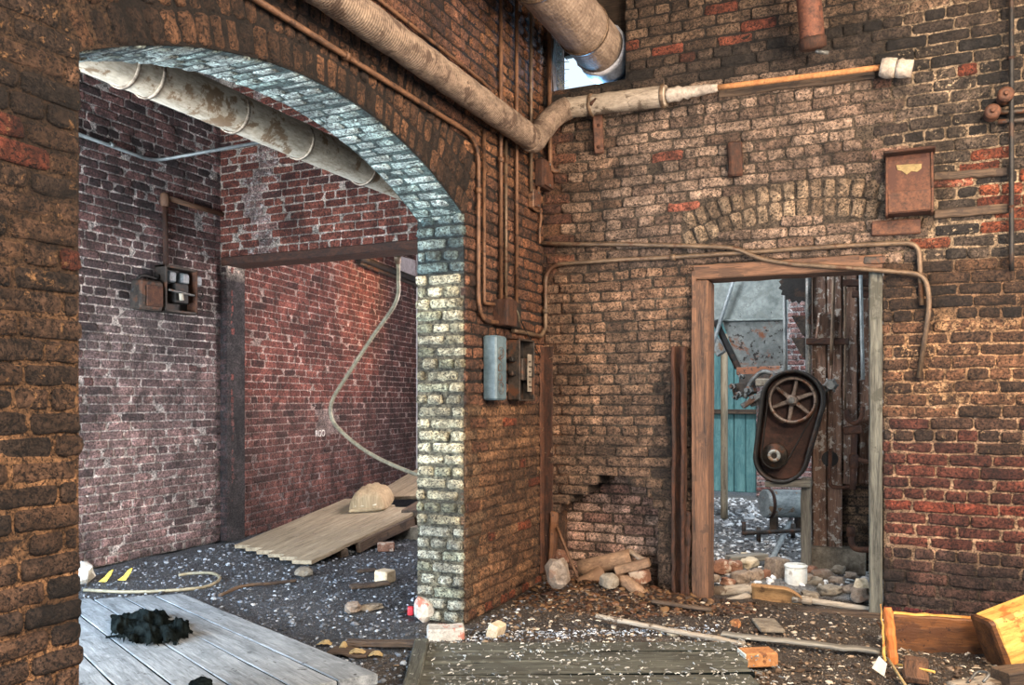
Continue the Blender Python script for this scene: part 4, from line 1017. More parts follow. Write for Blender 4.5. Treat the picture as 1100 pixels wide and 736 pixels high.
# --- pipes high on the inner wall
def W_(px, py, off=.05):
    d_ = ray(px, py); return CAM + d_ * ((IO + IN * off - CAM).dot(IN) / d_.dot(IN))
for (dy, r_, lab, m_) in ((0, .045, 'upper black pipe high on the inner brick wall', 'black_metal'), (5.5, .022, 'thin black pipe under the thicker one on the inner brick wall', 'dark_metal')):
    b_ = MB(); b_.rod(W_(385, 277 + dy), W_(452, 303 + dy), r_, 10, 6); solo(b_, 'wall_pipe', m_, lab, 'pipe')
pw = MB(); a_ = W_(432, 268, .02); 
pw.beam(W_(430, 285, .015), W_(446, 289, .015), .02, .24, bev=.004); solo(pw, 'window_light_sheet', 'white_wall', 'pale panel standing for a window-like light high on the inner wall above the black pipes', 'panel')  # pale sheet stands in for the window-like light here
o = letters('RGO', 'painted_letters', 'letter', W_(344, 466, .014), IE, (0, 0, 1), .10); tag(o, 'faint pale letters on the inner brick wall behind the hose', 'lettering')
# --- boards sloping up behind the arch with the sack on them

def at_h(px, py, z): return PZ(px, py, z)
# ramp plane through two points on the floor and a raised far edge
r0, r1 = at_h(256, 586, .035), at_h(331, 606, .035); r2 = at_h(439, 556, .19)
rn = (r1 - r0).cross(r2 - r1).normalized()
if rn.z < 0: rn = -rn
def R_(px, py, off=0.0):
    d_ = ray(px, py); return CAM + d_ * ((r0 + rn * off - CAM).dot(rn) / d_.dot(rn))
t = thing('board_ramp', 'wide panel of tan boards tilted up against the inner brick wall', 'boards', r0)
f0, f1 = R_(372, 537), R_(443, 553)
for i in range(6):
    a0, a1 = i / 6 + .006, (i + 1) / 6 - .006; m0 = r0.lerp(r1, (a0 + a1) / 2); m1 = f0.lerp(f1, (a0 + a1) / 2); m1 = m1 + (m1 - m0) * .06 * rnd(-.3, 1)
    b_ = MB(); b_.beam(m0, m1, (r1 - r0).length / 6 * .965, .032, rn, bev=.004, n=10, jit=.002); b_.build('board', 'wood_pale', t)
for q in (.30, .88):
    b_ = MB(); m0 = r0.lerp(f0, q) - rn * .05; m1 = r1.lerp(f1, q) - rn * .05; b_.beam(m0, m1, .07, .065, rn); b_.build('batten', 'wood_dark', t)
b_ = MB(); m0 = r1.lerp(f1, .42) - rn * .055; m1 = f1 - rn * .06; b_.beam(m0, m1, .05, .09, rn, n=5, jit=.003); b_.build('edge_joist', 'wood_dark', t)
b_ = MB(); u0 = r1.lerp(f1, .995); b_.beam((u0.x - .14, u0.y - .02, .0), (u0.x + .10, u0.y + .05, .0), .22, .20, jit=.004); 
solo(b_, 'timber_block', 'concrete', 'rough block propping the raised end of the board ramp', 'block')
t2 = MB(); t2.beam(R_(425, 535, -.02), R_(480, 500, .02), .62, .04, rn, n=5, jit=.003, ragged=.05); solo(t2, 'broken_board', 'wood_pale', 'broken end of a board behind the pier, beyond the sack', 'board')
t2 = MB(); t2.beam(R_(440, 556, -.03), PZ(500, 520, .2), .16, .14, n=4, jit=.004); solo(t2, 'joist', 'wood_dark', 'dark joist running behind the pier at the end of the board ramp', 'timber')
# sack
def sack():
    b_ = MB(); c = R_(400, 545, .0); ax = (f1 - f0).normalized(); al = (f0 - r0).normalized()
    # cushion-shaped bag lying along the boards
    nu, nv = 22, 16; I = []; L, W, H = .62, .38, .185
    uax = (R_(414, 528) - R_(392, 552)).normalized(); vax = rn.cross(uax).normalized()
    def pt(u, v, top):
        e = max(0, (1 - abs(u) ** 7)) ** .5 * max(0, (1 - abs(v) ** 2.4)) ** .5
        h = H * e * (1.0 if top else .12) * (1 + .16 * nz(u * 2.2, v * 2.2, 5)) + .014 * nz(u * 5, v * 9, 2) + .012 * abs(nz(u * 3, v * 14, 7))
        uu = u * (1 - .05 * v * v) + .03 * nz(v * 3, 4, u); vv = v * (1 - .10 * (u * u)) + .03 * nz(u * 3, v, 8)
        return c + uax * (uu * L / 2) + vax * (vv * W / 2) + rn * (.02 + (h if top else 0) + .02 * max(0, abs(u) - .85))
    T = [[b_.vert(pt(-1 + 2 * i / nu, -1 + 2 * j / nv, True), (i * .03, j * .03, 0)) for i in range(nu + 1)] for j in range(nv + 1)]
    B = [[b_.vert(pt(-1 + 2 * i / nu, -1 + 2 * j / nv, False), (i * .03, j * .03, 1)) for i in range(nu + 1)] for j in range(nv + 1)]
    for j in range(nv):
        for i in range(nu):
            b_.face((T[j][i], T[j][i + 1], T[j + 1][i + 1], T[j + 1][i]), True); b_.face((B[j][i], B[j + 1][i], B[j + 1][i + 1], B[j][i + 1]), True)
    ring = [(0, i) for i in range(nu + 1)] + [(j, nu) for j in range(1, nv + 1)] + [(nv, i) for i in range(nu - 1, -1, -1)] + [(j, 0) for j in range(nv - 1, 0, -1)]
    for q in range(len(ring)):
        (j, i), (k, l) = ring[q], ring[(q + 1) % len(ring)]; b_.face((T[j][i], B[j][i], B[k][l], T[k][l]), True)
    t = thing('cement_sack', 'hardened tan cement sack lying at the top of the board ramp', 'sack', c)
    b_.build('sack_body', 'sack', t)
    for sgn in (-1, 1):
        m_ = MB(); e = c + uax * (sgn * L * .49) + rn * .04
        m_.tube(spline([e - vax * W * .42, e - vax * .1 + uax * sgn * .012, e + vax * .08 - uax * sgn * .006, e + vax * W * .42], 4), .016, 8, jit=.2); m_.build('sewn_end', 'sack', t)
    m_ = MB(); q0 = c - uax * (L * .46) + rn * .075; m_.prism([q0 - vax * .10, q0 + vax * .10 , q0 + vax * .11 + rn * .05 + uax * .03, q0 - vax * .03 + rn * .062 + uax * .035, q0 - vax * .11 + rn * .045 + uax * .03], uax * -.012); o = m_.build('paper_patch', 'sack_pale', t); o['label'] = 'pale torn paper on the sack end'
    return t
sack()

# ================================================================== platform in the left foreground
def ramp():
    vp = (-106, 515); A = PZ(197, 638, .06); d = ray(*vp).normalized() * -1
    d.z = max(d.z, 0) ; d.normalize()
    Bf = PZ(66, 645, .06); wv = (Bf - A)
    nrm = d.cross(wv).normalized(); nrm = nrm if nrm.z > 0 else -nrm
    side = nrm.cross(d).normalized(); side = side if side.dot(wv) > 0 else -side
    W = 1.75; n = 11; L = 2.62
    t = thing('wooden_platform', 'large bluish grey plank platform on the floor at the lower left', 'platform', A)
    skew = wv.dot(d) / max(.2, wv.dot(side))
    for i in range(n):
        o = side * (W * (i + .5) / n) + d * (W * (i + .5) / n * skew)
        b_ = MB(); b_.beam(A + o - nrm * .02 + d * rnd(-.004, .004), A + o + d * (L - W * (i + .5) / n * skew) - nrm * .02, W / n - .006, .04, nrm, bev=.004, n=12, jit=.0012); b_.build('plank', 'wood_grey', t)
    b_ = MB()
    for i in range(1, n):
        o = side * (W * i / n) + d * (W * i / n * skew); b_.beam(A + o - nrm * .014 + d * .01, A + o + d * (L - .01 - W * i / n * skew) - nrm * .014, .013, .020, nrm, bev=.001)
    o_ = b_.build('joint_shade', 'rag', t); o_['label'] = 'black strips for the shade in the joints'  # black strips in the gaps stand for the shade between planks
    for q in (.08, .95):
        b_ = MB(); e = A + d * (L * q); b_.beam(e + side * .03 - nrm * .065, e + side * (W - .05) + d * (W * skew * (1 - q)) - nrm * .065, .08, .05, nrm); b_.build('bearer', 'wood_dark', t)
    return A, d, side, nrm
pA, pd, ps, pn = ramp()
def on_plat(px, py, off=0.0):
    d_ = ray(px, py); return CAM + d_ * ((pA + pn * off - CAM).dot(pn) / d_.dot(pn))
# rag
b_ = MB(); nu, nv = 56, 34; T = []; Bm = []
for j in range(nv + 1):
    for i in range(nu + 1):
        a_, e_ = i / nu * 2 - 1, j / nv * 2 - 1
        m_ = 1 - math.hypot(a_ * 1.02, e_) - .42 * nz(a_ * 2.6, e_ * 2.6, 17) - .16 * nz(a_ * 8, e_ * 8, 4)
        hgt = max(0, m_) ** .5 * (.030 + .060 * (.5 + nz(a_ * 3.0, e_ * 3.0, 6)) + .030 * abs(nz(a_ * 7, e_ * 7, 2)) + .012 * abs(nz(a_ * 15, e_ * 15, 5)))
        p_ = on_plat(161 + a_ * 42 + 3 * nz(a_ * 6, e_ * 6, 1), 678 + e_ * 17, 0) if m_ > -.06 else None
        T.append(b_.vert(p_ + pn * (hgt + .001), (a_ * .2, e_ * .15, hgt)) if p_ else None)
for j in range(nv):
    for i in range(nu):
        q = [T[j * (nu + 1) + i], T[j * (nu + 1) + i + 1], T[(j + 1) * (nu + 1) + i + 1], T[(j + 1) * (nu + 1) + i]]
        if None not in q: b_.face(q, True)
for i in range(14):
    e = on_plat(rnd(126, 197), rnd(666, 690), .006); b_.tube(spline([e, e + V((rnd(-.06, .06), rnd(-.06, .06), .012)), e + V((rnd(-.1, .1), rnd(-.08, .08), 0))], 4), .006, 6, jit=.3)
solo(b_, 'black_rag', 'rag', 'crumpled black rag heaped on the grey plank platform', 'rag')
b_ = MB(); e = on_plat(216, 735, .01); b_.rock(e, (.07, .05, .03), 4, 2, .5); solo(b_, 'dirt_clod', 'rag', 'small dark clod on the platform at the bottom edge of the picture', 'clod')

# ================================================================== slatted deck on the floor in the middle
d0, d1 = PZ(456, 689, .05), PZ(802, 686, .05)
dx = (d1 - d0); Ld = dx.length; dx.normalize(); dy = V((dx.y, -dx.x, 0)); dy = dy if dy.dot(FWD) < 0 else -dy
t = thing('floor_deck', 'flat weathered deck of wide dark boards strewn with shavings, bottom centre', 'deck', d0)
for i in range(6):
    o = dy * (.165 * (i + .5)); b_ = MB(); ln = Ld + rnd(-.10, -.03) - (.02 * i)
    b_.beam(d0 + o + dx * .02 - V((0, 0, .022)), d0 + o + dx * ln - V((0, 0, .022 + rnd(0, .012))), .147, .04, bev=.008, n=24, jit=.002); b_.build('board', 'wood_deck', t)
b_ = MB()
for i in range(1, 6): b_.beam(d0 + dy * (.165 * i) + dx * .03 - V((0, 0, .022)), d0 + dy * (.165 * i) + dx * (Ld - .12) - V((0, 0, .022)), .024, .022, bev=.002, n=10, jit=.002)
o_ = b_.build('joint_shade', 'rag', t); o_['label'] = 'black strips for the shade in the joints'  # dark filler gives the gaps between boards their shade
b_ = MB(); b_.beam(d0 - V((0, 0, .012)) - dx * .01, d0 + dy * 1.0 - V((0, 0, .012)) - dx * .01, .07, .06, bev=.006, n=10, jit=.003); b_.build('end_batten', 'wood_deck', t)
b_ = MB(); b_.beam(d0 + dx * 1.1 + dy * .02 - V((0, 0, .058)), d0 + dx * 1.1 + dy * .98 - V((0, 0, .058)), .08, .03); b_.build('bearer', 'wood_dark', t)

# ================================================================== loose things on the floor
def lump(px, py, wpx, hpx, dm, mat, name, label, cat, rz=0.0, group=None, tilt=0.0, sub=1, amp=.30, z=0.0, box=False):
    b0 = PZ(px, py, z); dep = (b0 - CAM).dot(FWD); k = dep / FPX; w_, h_ = wpx * k, hpx * k
    ctr = b0 + FWD * (dm / 2 * .6) + V((0, 0, h_ / 2 - .004)); R = Matrix.Rotation(math.atan2(.4142, .9102) + rz, 3, 'Z') @ Matrix.Rotation(tilt, 3, 'Y')
    b_ = MB()
    if box: b_.box(ctr, (w_, dm, h_), R, bev=.008, n=3, jit=.003)
    else: b_.rock(ctr, (w_, dm, h_), rnd(0, 99), sub, amp, rot=R)
    return solo(b_, name, mat, label, cat, group)
gz = lambda px, py: ground_z(*PZ(px, py, 0).xy) 
lump(478, 688, 40, 14, .12, 'white_brick', 'loose_brick', 'flat whitewashed brick at the foot of the pier', 'brick', .12, box=True)
lump(533, 686, 13, 16, .10, 'buff_brick', 'loose_brick', 'cream brick standing tilted between the pier and the deck', 'brick', -.5, tilt=.30, box=True)
c0 = PZ(814, 706, .032); Rb = Matrix.Rotation(math.atan2(.4142, .9102) + .10, 3, 'Z')
t = thing('loose_brick', 'bright orange brick with a pale end on the floor by the deck end', 'brick', (c0.x, c0.y, 0))
b_ = MB(); b_.box(c0, (.155, .11, .066), Rb, bev=.005, n=3, jit=.001); b_.build('brick_body', 'orange_brick', t)
b_ = MB(); b_.box(c0 - Rb @ V((.079, 0, 0)), (.006, .104, .062), Rb, bev=.003); o = b_.build('pale_end', 'paper', t); o['label'] = 'pale end face'
lump(413, 626, 17, 13, .11, 'buff_brick', 'loose_brick', 'tan brick on the dark annex floor near the pier', 'brick', -.5, box=True)
lump(414, 592, 18, 9, .10, 'red_brick', 'loose_brick', 'grey-brown brick under the raised end of the board ramp', 'brick', .2, box=True)
lump(455, 668, 22, 26, .16, 'white_brick', 'pier_stone', 'rounded white lump of masonry against the foot of the pier', 'stone', 0)
lump(378, 659, 17, 11, .10, 'stone', 'loose_stone', 'brown stone on the annex floor left of the pier', 'stone', .3)
lump(398, 656, 26, 7, .07, 'concrete', 'rubble_flake', 'flat grey flake beside the brown stone on the annex floor', 'stone', .5)
lump(325, 620, 18, 10, .12, 'concrete', 'loose_stone', 'grey stone in front of the low end of the board ramp', 'stone', .2)
lump(86, 628, 18, 22, .16, 'bucket', 'white_bundle', 'pale bundle on the floor behind the left brick pier', 'bundle', 0)
lump(441, 661, 7, 10, .03, 'red_cap', 'red_cap', 'small red plastic cap touching the foot of the pier', 'cap', 0, sub=2, amp=.05)
b_ = MB(); b_.rod(PZ(428, 659, .012), PZ(440, 656, .02), .006, 6); solo(b_, 'wire_stub', 'rubber_wire', 'short black wire ending at the red cap by the pier', 'wire')
b_ = MB(); b_.beam(PZ(372, 690.5, .02), PZ(457, 691.5, .03), .05, .03, n=6, jit=.003); solo(b_, 'batten', 'wood_dark', 'straight dark batten between the platform and the deck', 'batten')
b_ = MB(); b_.beam(PZ(376, 631, .012), PZ(418, 626, .02), .09, .02, n=5, jit=.003); solo(b_, 'board_offcut', 'wood_dark', 'thin dark board on the annex floor below the tan brick', 'board')
b_ = MB(); b_.beam(PZ(383, 614, .012), PZ(404, 612, .014), .05, .02, n=3); solo(b_, 'board_offcut', 'wood_dark', 'short dark strip left of the tan annex brick', 'board')
b_ = MB(); b_.beam(PZ(355, 699, .012), PZ(398, 702, .012), .12, .012, n=5, jit=.005); solo(b_, 'bark_piece', 'wood_dark', 'ragged bark strip by the edge of the plank platform', 'bark')
for i, (px, py, w_, h_, lab) in enumerate(((349, 692, 16, 7, 'dull curled leaf nearest the platform edge'), (369, 697, 9, 14, 'upright tan curled leaf between platform and batten'), (384, 702, 18, 9, 'wide tan leaf in the litter below the batten'), (404, 704, 15, 8, 'buff leaf at the right end of the litter below the batten'))):
    b0 = PZ(px, py, .01); k = (b0 - CAM).dot(FWD) / FPX; b_ = MB(); w2, h2 = w_ * k, h_ * k * .62
    nn = 8; rows = []
    for j in range(5):
        rows.append([b_.vert(b0 + RIGHT * (w2 * (q / nn - .5)) + FWD * (-.03 * math.sin(j * .8) + .02 * nz(q, j, i)) + V((0, 0, h2 * (j / 4) * math.sin(PI * (q + .6) / (nn + 1.2)) + .008 * nz(q * .9, j * .9, i + 3))), (q * .02, j * .02, 0)) for q in range(nn + 1)])
    bk_ = [[b_.vert(V(b_.v[ix]) + FWD * .004) for ix in r] for r in rows]
    for j in range(4):
        for q in range(nn): b_.face((rows[j][q], rows[j][q + 1], rows[j + 1][q + 1], rows[j + 1][q]), True); b_.face((bk_[j][q], bk_[j + 1][q], bk_[j + 1][q + 1], bk_[j][q + 1]), True)
    solo(b_, 'dead_leaf', 'leaf', lab, 'leaf', 'dead leaves beside the platform')
for (px, py, lab) in ((112, 626, 'yellow scrap, the left of two at the foot of the far left wall'), (133, 624, 'yellow scrap, the right of two at the foot of the far left wall')):
    b_ = MB(); b0 = PZ(px, py, 0); b_.prism([b0 + RIGHT * -.05, b0 + RIGHT * .01, b0 + RIGHT * .03 + V((0, .02, .05)), b0 + RIGHT * .035 + V((0, .03, .085)), b0 + RIGHT * .005 + V((0, .03, .07)), b0 + RIGHT * -.015 + V((0, .02, .035))], FWD * .006); solo(b_, 'plastic_scrap', 'yellow', lab, 'scrap')
b_ = MB(); b_.tube(spline([PZ(90, 634, .012), PZ(140, 636, .012), PZ(190, 634, .015), PZ(222, 630, .012), PZ(236, 622, .02), PZ(228, 616, .03), PZ(206, 616, .015), PZ(192, 618, .012)], 8), .011, 8); solo(b_, 'floor_hose', 'hose', 'thin pale hose looped on the annex floor behind the platform', 'hose')
b_ = MB(); b_.tube(spline([PZ(236, 640, .02), PZ(260, 630, .03), PZ(290, 627, .02), PZ(318, 624, .015)], 6), .012, 8, jit=.1); solo(b_, 'fallen_branch', 'wood_dark', 'dark twig on the annex floor right of the hose loop', 'twig')

# --- corner pile under the broken patch
hz = lambda px, py, y: PY(px, py, y)
def tube_between(p0, p1, r, name, label, mat, cat, hollow=True):
    b_ = MB()
    if hollow: b_.hollow(p0, p1, r, r * .72, 20, 6, .02)
    else: b_.rod(p0, p1, r, 14, 6, .05)
    return solo(b_, name, mat, label, cat)
tube_between(hz(622, 612, -.06), hz(678, 599, .02), .058, 'clay_pipe', 'longest brown clay pipe lying across the corner pile', 'core', 'pipe')
tube_between(hz(622, 630, -.20), hz(648, 616, -.10), .052, 'clay_pipe', 'short stub of brown clay pipe at the front of the corner pile', 'core', 'pipe')
b_ = MB(); b_.beam(hz(661, 613, -.10), hz(698, 604, -.06), .07, .055, n=3, jit=.002); solo(b_, 'clay_block', 'core', 'square-ended tan block lying right of the long clay pipe', 'block')
b_ = MB(); b_.beam(hz(674, 590, .06), hz(692, 603, -.01), .05, .02, n=2); solo(b_, 'slate_piece', 'stone', 'thin tilted slab leaning behind the clay pipe', 'slab')
lump(600, 632, 24, 30, .16, 'stone', 'rubble_block', 'big brown rubble block at the left of the corner pile', 'rubble', .2, z=.10)
lump(604, 606, 18, 14, .10, 'red_brick', 'rubble_block', 'broken brick balanced on the big brown block in the corner', 'rubble', .5, z=.15, tilt=.3)
lump(655, 634, 18, 18, .12, 'concrete', 'rubble_block', 'round grey stump in the middle of the corner pile', 'rubble', .2, z=.08)
lump(686, 630, 26, 20, .12, 'red_brick', 'rubble_block', 'reddish broken brick behind the twisted bark in the corner pile', 'rubble', .4, z=.06)
b_ = MB(); b_.rod(hz(598, 566, -.03), hz(622, 624, -.16), .010, 8, 4, .1); solo(b_, 'thin_stick', 'conduit_rust', 'thin straight stick leaning from the corner onto the pile', 'stick')
b_ = MB(); b_.tube(spline([hz(660, 622, -.24), hz(672, 625, -.25), hz(684, 634, -.26), hz(698, 645, -.28)], 5), [.03, .032, .035, .036, .038, .04, .042, .042, .042, .042, .042, .042, .042, .04, .035, .02], 10, jit=.18); solo(b_, 'twisted_bark', 'core', 'twisted piece of tan bark at the front right of the corner pile', 'bark')
b_ = MB(); b_.tube(spline([hz(643, 657, -.36), hz(652, 651, -.33), hz(660, 641, -.28), hz(662, 630, -.24)], 5), .018, 8, jit=.1); solo(b_, 'curved_root', 'wood_dark', 'curved dark root bowing up from the floor in the corner', 'root')
for i, (a_, c_, lab) in enumerate((((612, 655), (636, 642), 'pale twig slanting up left over the corner heap'), ((619, 643), (640, 641), 'pale twig lying level over the corner heap'), ((629, 641), (643, 655), 'pale twig slanting down right over the corner heap'), ((622, 644), (624, 656), 'short upright pale twig on the corner heap'))):
    b_ = MB(); b_.rod(PY(a_[0], a_[1], -.36), PY(c_[0], c_[1], -.36), .006, 6, 3, .15); solo(b_, 'pale_twig', 'leaf', lab, 'twig', 'pale twigs on the corner heap')
b_ = MB(); b_.beam(PZ(640, 662, .05), PZ(800, 692, .02), .035, .022, n=12, jit=.003); solo(b_, 'wood_strip', 'handle', 'long pale strip of wood running from the corner to the orange brick', 'strip')
b_ = MB(); b_.beam(PZ(700, 646, .07), PZ(765, 655, .06), .035, .02, n=8, jit=.003); solo(b_, 'wood_strip', 'wood_dark', 'dark strip of wood across the foot of the left door jamb', 'strip')
b_ = MB(); b_.beam(PZ(775, 681, .03), PZ(945, 700, .03), .06, .018, n=14, jit=.003); solo(b_, 'wood_strip', 'wood_post', 'long thin grey lath in front of the doorway', 'lath')
lump(724, 684, 14, 8, .06, 'buff_brick', 'rubble_chip', 'pale chip of brick on the edge of the deck', 'chip')
lump(791, 675, 11, 9, .06, 'orange_brick', 'rubble_chip', 'small tan brick chip in front of the doorway', 'chip')
b_ = MB(); c = PZ(825, 672, .02); b_.box(c, (.13, .24, .02), Matrix.Rotation(.35, 3, 'Z'), n=3); solo(b_, 'floor_tile', 'concrete', 'grey rectangular tile lying in front of the shovel', 'tile')

# --- threshold of the doorway: shovel, poles, bucket
t = thing('shovel', 'old brown square-bladed shovel lying across the doorway threshold', 'shovel', PZ(835, 654, .03))
s0, s1, s2 = PY(808, 638.5, .10), PY(845, 638.5, .11), PY(862, 644, .11); e1 = PY(947, 657, .10)
b_ = MB(); nU, nV = 14, 10; T = []; B = []
upb = (V((0, -.45, 1))).normalized(); sd_ = (s2 - s0).normalized(); upb = (upb - sd_ * upb.dot(sd_)).normalized(); nb = sd_.cross(upb)
for i in range(nU + 1):
    q = i / nU; c = s0.lerp(s2, q); hw = .084 if q < .62 else .084 * max(.22, math.cos((q - .62) / .38 * 1.35))
    T.append([b_.vert(c + upb * hw * (2 * j / nV - 1) + nb * (.012 + .016 * ((2 * j / nV - 1) ** 2) - .004), (q * .3, j * .015, 0)) for j in range(nV + 1)])
    B.append([b_.vert(c + upb * hw * (2 * j / nV - 1) + nb * (-.012 + .016 * ((2 * j / nV - 1) ** 2) - .004), (q * .3, j * .015, 1)) for j in range(nV + 1)])
for i in range(nU):
    for j in range(nV): b_.face((T[i][j], T[i + 1][j], T[i + 1][j + 1], T[i][j + 1]), True); b_.face((B[i][j], B[i][j + 1], B[i + 1][j + 1], B[i + 1][j]), True)
    b_.face((T[i][0], B[i][0], B[i + 1][0], T[i + 1][0])); b_.face((T[i][nV], T[i + 1][nV], B[i + 1][nV], B[i][nV]))
for i in (0, nU): 
    for j in range(nV): b_.face((T[i][j], T[i][j + 1], B[i][j + 1], B[i][j]))
b_.build('blade', 'paddle', t)
b_ = MB(); b_.rod(s2 - sd_ * .06, s2 + (e1 - s2) * .12, .026, 12, 2); b_.build('socket', 'handle', t)
b_ = MB(); b_.rod(s2, e1, .019, 12, 8, .02); o = b_.build('shaft', 'handle', t); o['label'] = 'weathered grey wooden shaft'
b_ = MB(); b_.rod(PY(761, 636, .20), PY(812, 632, .25), .034, 14, 4, .03); solo(b_, 'broken_pole', 'handle', 'thick grey pole end left of the shovel blade', 'pole')
b_ = MB(); b_.rod(PY(770, 650, .06), PY(806, 639, .12), .022, 12, 4, .03); solo(b_, 'broken_pole', 'handle', 'thinner slanting pole end in front of the thick one by the shovel', 'pole')
b_ = MB(); b_.beam(PY(752, 655, .0), PY(946, 662, .0), .08, .05, n=12, jit=.003); solo(b_, 'threshold_board', 'wood_dark', 'dark board across the foot of the doorway', 'board')
t = thing('white_pail', 'scuffed white plastic pail standing in the rubble beyond the doorway', 'pail', PZ(855, 636, 0))
c = PZ(855, 634, 0); k = (c - CAM).dot(FWD) / FPX; hh = 28 * k; rr = 11.5 * k
b_ = MB(); b_.lathe(c, (0, 0, 1), [(0, rr * .9), (.01, rr * .98), (hh * .5, rr * 1.02), (hh * .96, rr * 1.0), (hh, rr * .92), (hh * 1.01, rr * .6)], 24); b_.build('pail_body', 'bucket', t)
b_ = MB(); b_.hollow(c + V((0, 0, hh * .90)), c + V((0, 0, hh * .96)), rr * 1.05, rr * .98, 24); b_.build('rim', 'bucket', t)
# rubble in the doorway
rub = [(776, 612, 18, 14, 'red_brick'), (790, 612, 16, 13, 'red_brick'), (806, 606, 20, 10, 'buff_brick'), (783, 626, 14, 9, 'red_brick'), (797, 624, 20, 14, 'stone'), (812, 620, 16, 12, 'stone'), (826, 618, 12, 10, 'red_brick'), (768, 622, 12, 9, 'stone'),
       (808, 599, 22, 8, 'buff_brick'), (872, 612, 12, 8, 'red_brick'), (884, 618, 20, 9, 'stone'), (878, 627, 14, 9, 'concrete'), (900, 624, 16, 8, 'stone'), (893, 635, 22, 9, 'concrete'), (912, 634, 18, 9, 'stone'), (927, 642, 20, 14, 'stone'), (872, 640, 18, 8, 'concrete'), (916, 618, 12, 7, 'stone'), (868, 622, 12, 9, 'stone'), (902, 612, 14, 7, 'concrete')]
side_ = lambda px: 'left of the white pail' if px < 845 else 'right of the white pail'
for (px, py, w_, h_, m_) in rub:
    lump(px, py + 4, w_, h_, w_ * .0055, m_, 'rubble_stone', 'broken stone or brick in the doorway rubble ' + side_(px), 'rubble', rnd(-1, 1), 'doorway rubble ' + side_(px), rnd(-.3, .3), 2, .35, .03)
lump(836, 622, 22, 22, .11, 'stone', 'rubble_block', 'brown block standing on edge just left of the white pail', 'rubble', .5, z=.03, box=True, tilt=.12)
lump(928, 642, 16, 20, .10, 'buff_brick', 'rubble_block', 'pale rounded stone against the grey right door jamb', 'rubble', .1, z=.05)

# --- broken timber at lower right
dd = lambda px, py, dep: CAM + ray(px, py) * dep
t = thing('split_plank', 'long orange-brown plank standing on edge below the red bricks at lower right', 'plank', PZ(1000, 705, 0))
a_, c_ = dd(953, 681, 4.25), dd(1070, 689, 4.16); b_ = MB(); b_.beam(a_, c_, .045, .205, n=10, jit=.002, bev=.006, ragged=.03); b_.build('plank_body', 'wood_orange', t)
b_ = MB(); b_.beam(a_ + V((0, .02, .104)), c_ + V((0, .02, .104)) - (c_ - a_) * .1, .035, .008, n=10, jit=.003, ragged=.04); o = b_.build('splintered_edge', 'wood_yellow', t); o['label'] = 'freshly splintered bright edge'
t = thing('splintered_stake', 'bright orange splintered stake upright at the plank end', 'stake', PZ(957, 714, 0))
b_ = MB(); b_.beam(dd(960, 714, 4.0), dd(953, 651, 4.05), .046, .024, FWD, n=8, jit=.003, ragged=.06); b_.build('stake_body', 'wood_stake', t)
b_ = MB(); b_.beam(dd(950, 711, 3.99), dd(946.5, 649, 4.03), .014, .014, FWD, n=8, jit=.004, taper=.4); b_.build('splinter', 'wood_yellow', t)
b_ = MB(); b_.beam(dd(949, 676, 4.09), dd(942, 668, 4.09), .014, .010, FWD, n=3, jit=.003, taper=.4); b_.build('splinter', 'wood_orange', t)
t = thing('broken_timber', 'thick bright yellow broken timber tilted at the lower right corner', 'timber', PZ(1085, 722, 0))
ax_ = dirn(.93, .05, .34).normalized(); upx = dirn(-.40, .0, .92).normalized(); e0_ = dd(1063, 693, 3.95)
b_ = MB(); b_.beam(e0_ + ax_ * .01, e0_ + ax_ * .75, .17, .27, upx, n=8, jit=.004, bev=.016); b_.build('timber_body', 'wood_yellow', t)
b_ = MB(); b_.beam(e0_ - ax_ * .006, e0_ + ax_ * .03, .165, .262, upx, n=1, bev=.016, jit=.004); b_.build('shaded_end', 'wood_orange', t)  # end piece in darker wood, its shade put into the colour
b_ = MB(); b_.beam(PZ(1074, 733, .05), PZ(1150, 722, .05), .10, .10, n=3, jit=.003); solo(b_, 'dark_timber', 'wood_dark', 'dark timber under the bright yellow one in the corner', 'timber')
b_ = MB(); b_.beam(PZ(984, 731, .035), PZ(984, 708, .07), .10, .03, n=5, jit=.004, ragged=.03); solo(b_, 'board_offcut', 'wood_frame', 'short brown board on the floor in front of the orange plank', 'board')
b_ = MB(); b_.prism([dd(x, y, 3.74) for (x, y) in ((937, 718), (944.5, 705), (953, 713), (950, 727))], FWD * .006); solo(b_, 'card_scrap', 'paper', 'square white card scrap at the foot of the stake', 'card')
b_ = MB(); b_.rod(PZ(954, 708, .05), PZ(973, 737, .03), .007, 6, 3, .1); solo(b_, 'pale_splinter', 'leaf', 'pale splinter slanting from the stake to the bottom edge', 'splinter')
b_ = MB(); b_.rod(PZ(964, 714, .05), PZ(1004, 722, .07), .006, 6, 3, .1); solo(b_, 'pale_splinter', 'wood_yellow', 'bright thin splinter lying level in front of the orange plank', 'splinter')
b_ = MB(); b_.beam(PZ(1025, 738, .04), PZ(1092, 727, .05), .09, .02, n=6, jit=.003); solo(b_, 'lath', 'handle', 'grey lath lying below the bright yellow timber', 'lath')
for (p0, p1, lab) in (((1046, 730), (1060, 721), 'small curled wire nearest the yellow timber'),):
    b_ = MB(); b_.tube(spline([PZ(1040, 733, .06), PZ(1050, 722, .09), PZ(1062, 724, .10), PZ(1056, 733, .07)], 5), .006, 6); solo(b_, 'wire_curl', 'gun_metal', lab, 'wire')

# ================================================================== machinery seen through the doorway
EY = 1.26
def E_(px, py, y=EY): return PY(px, py, y)
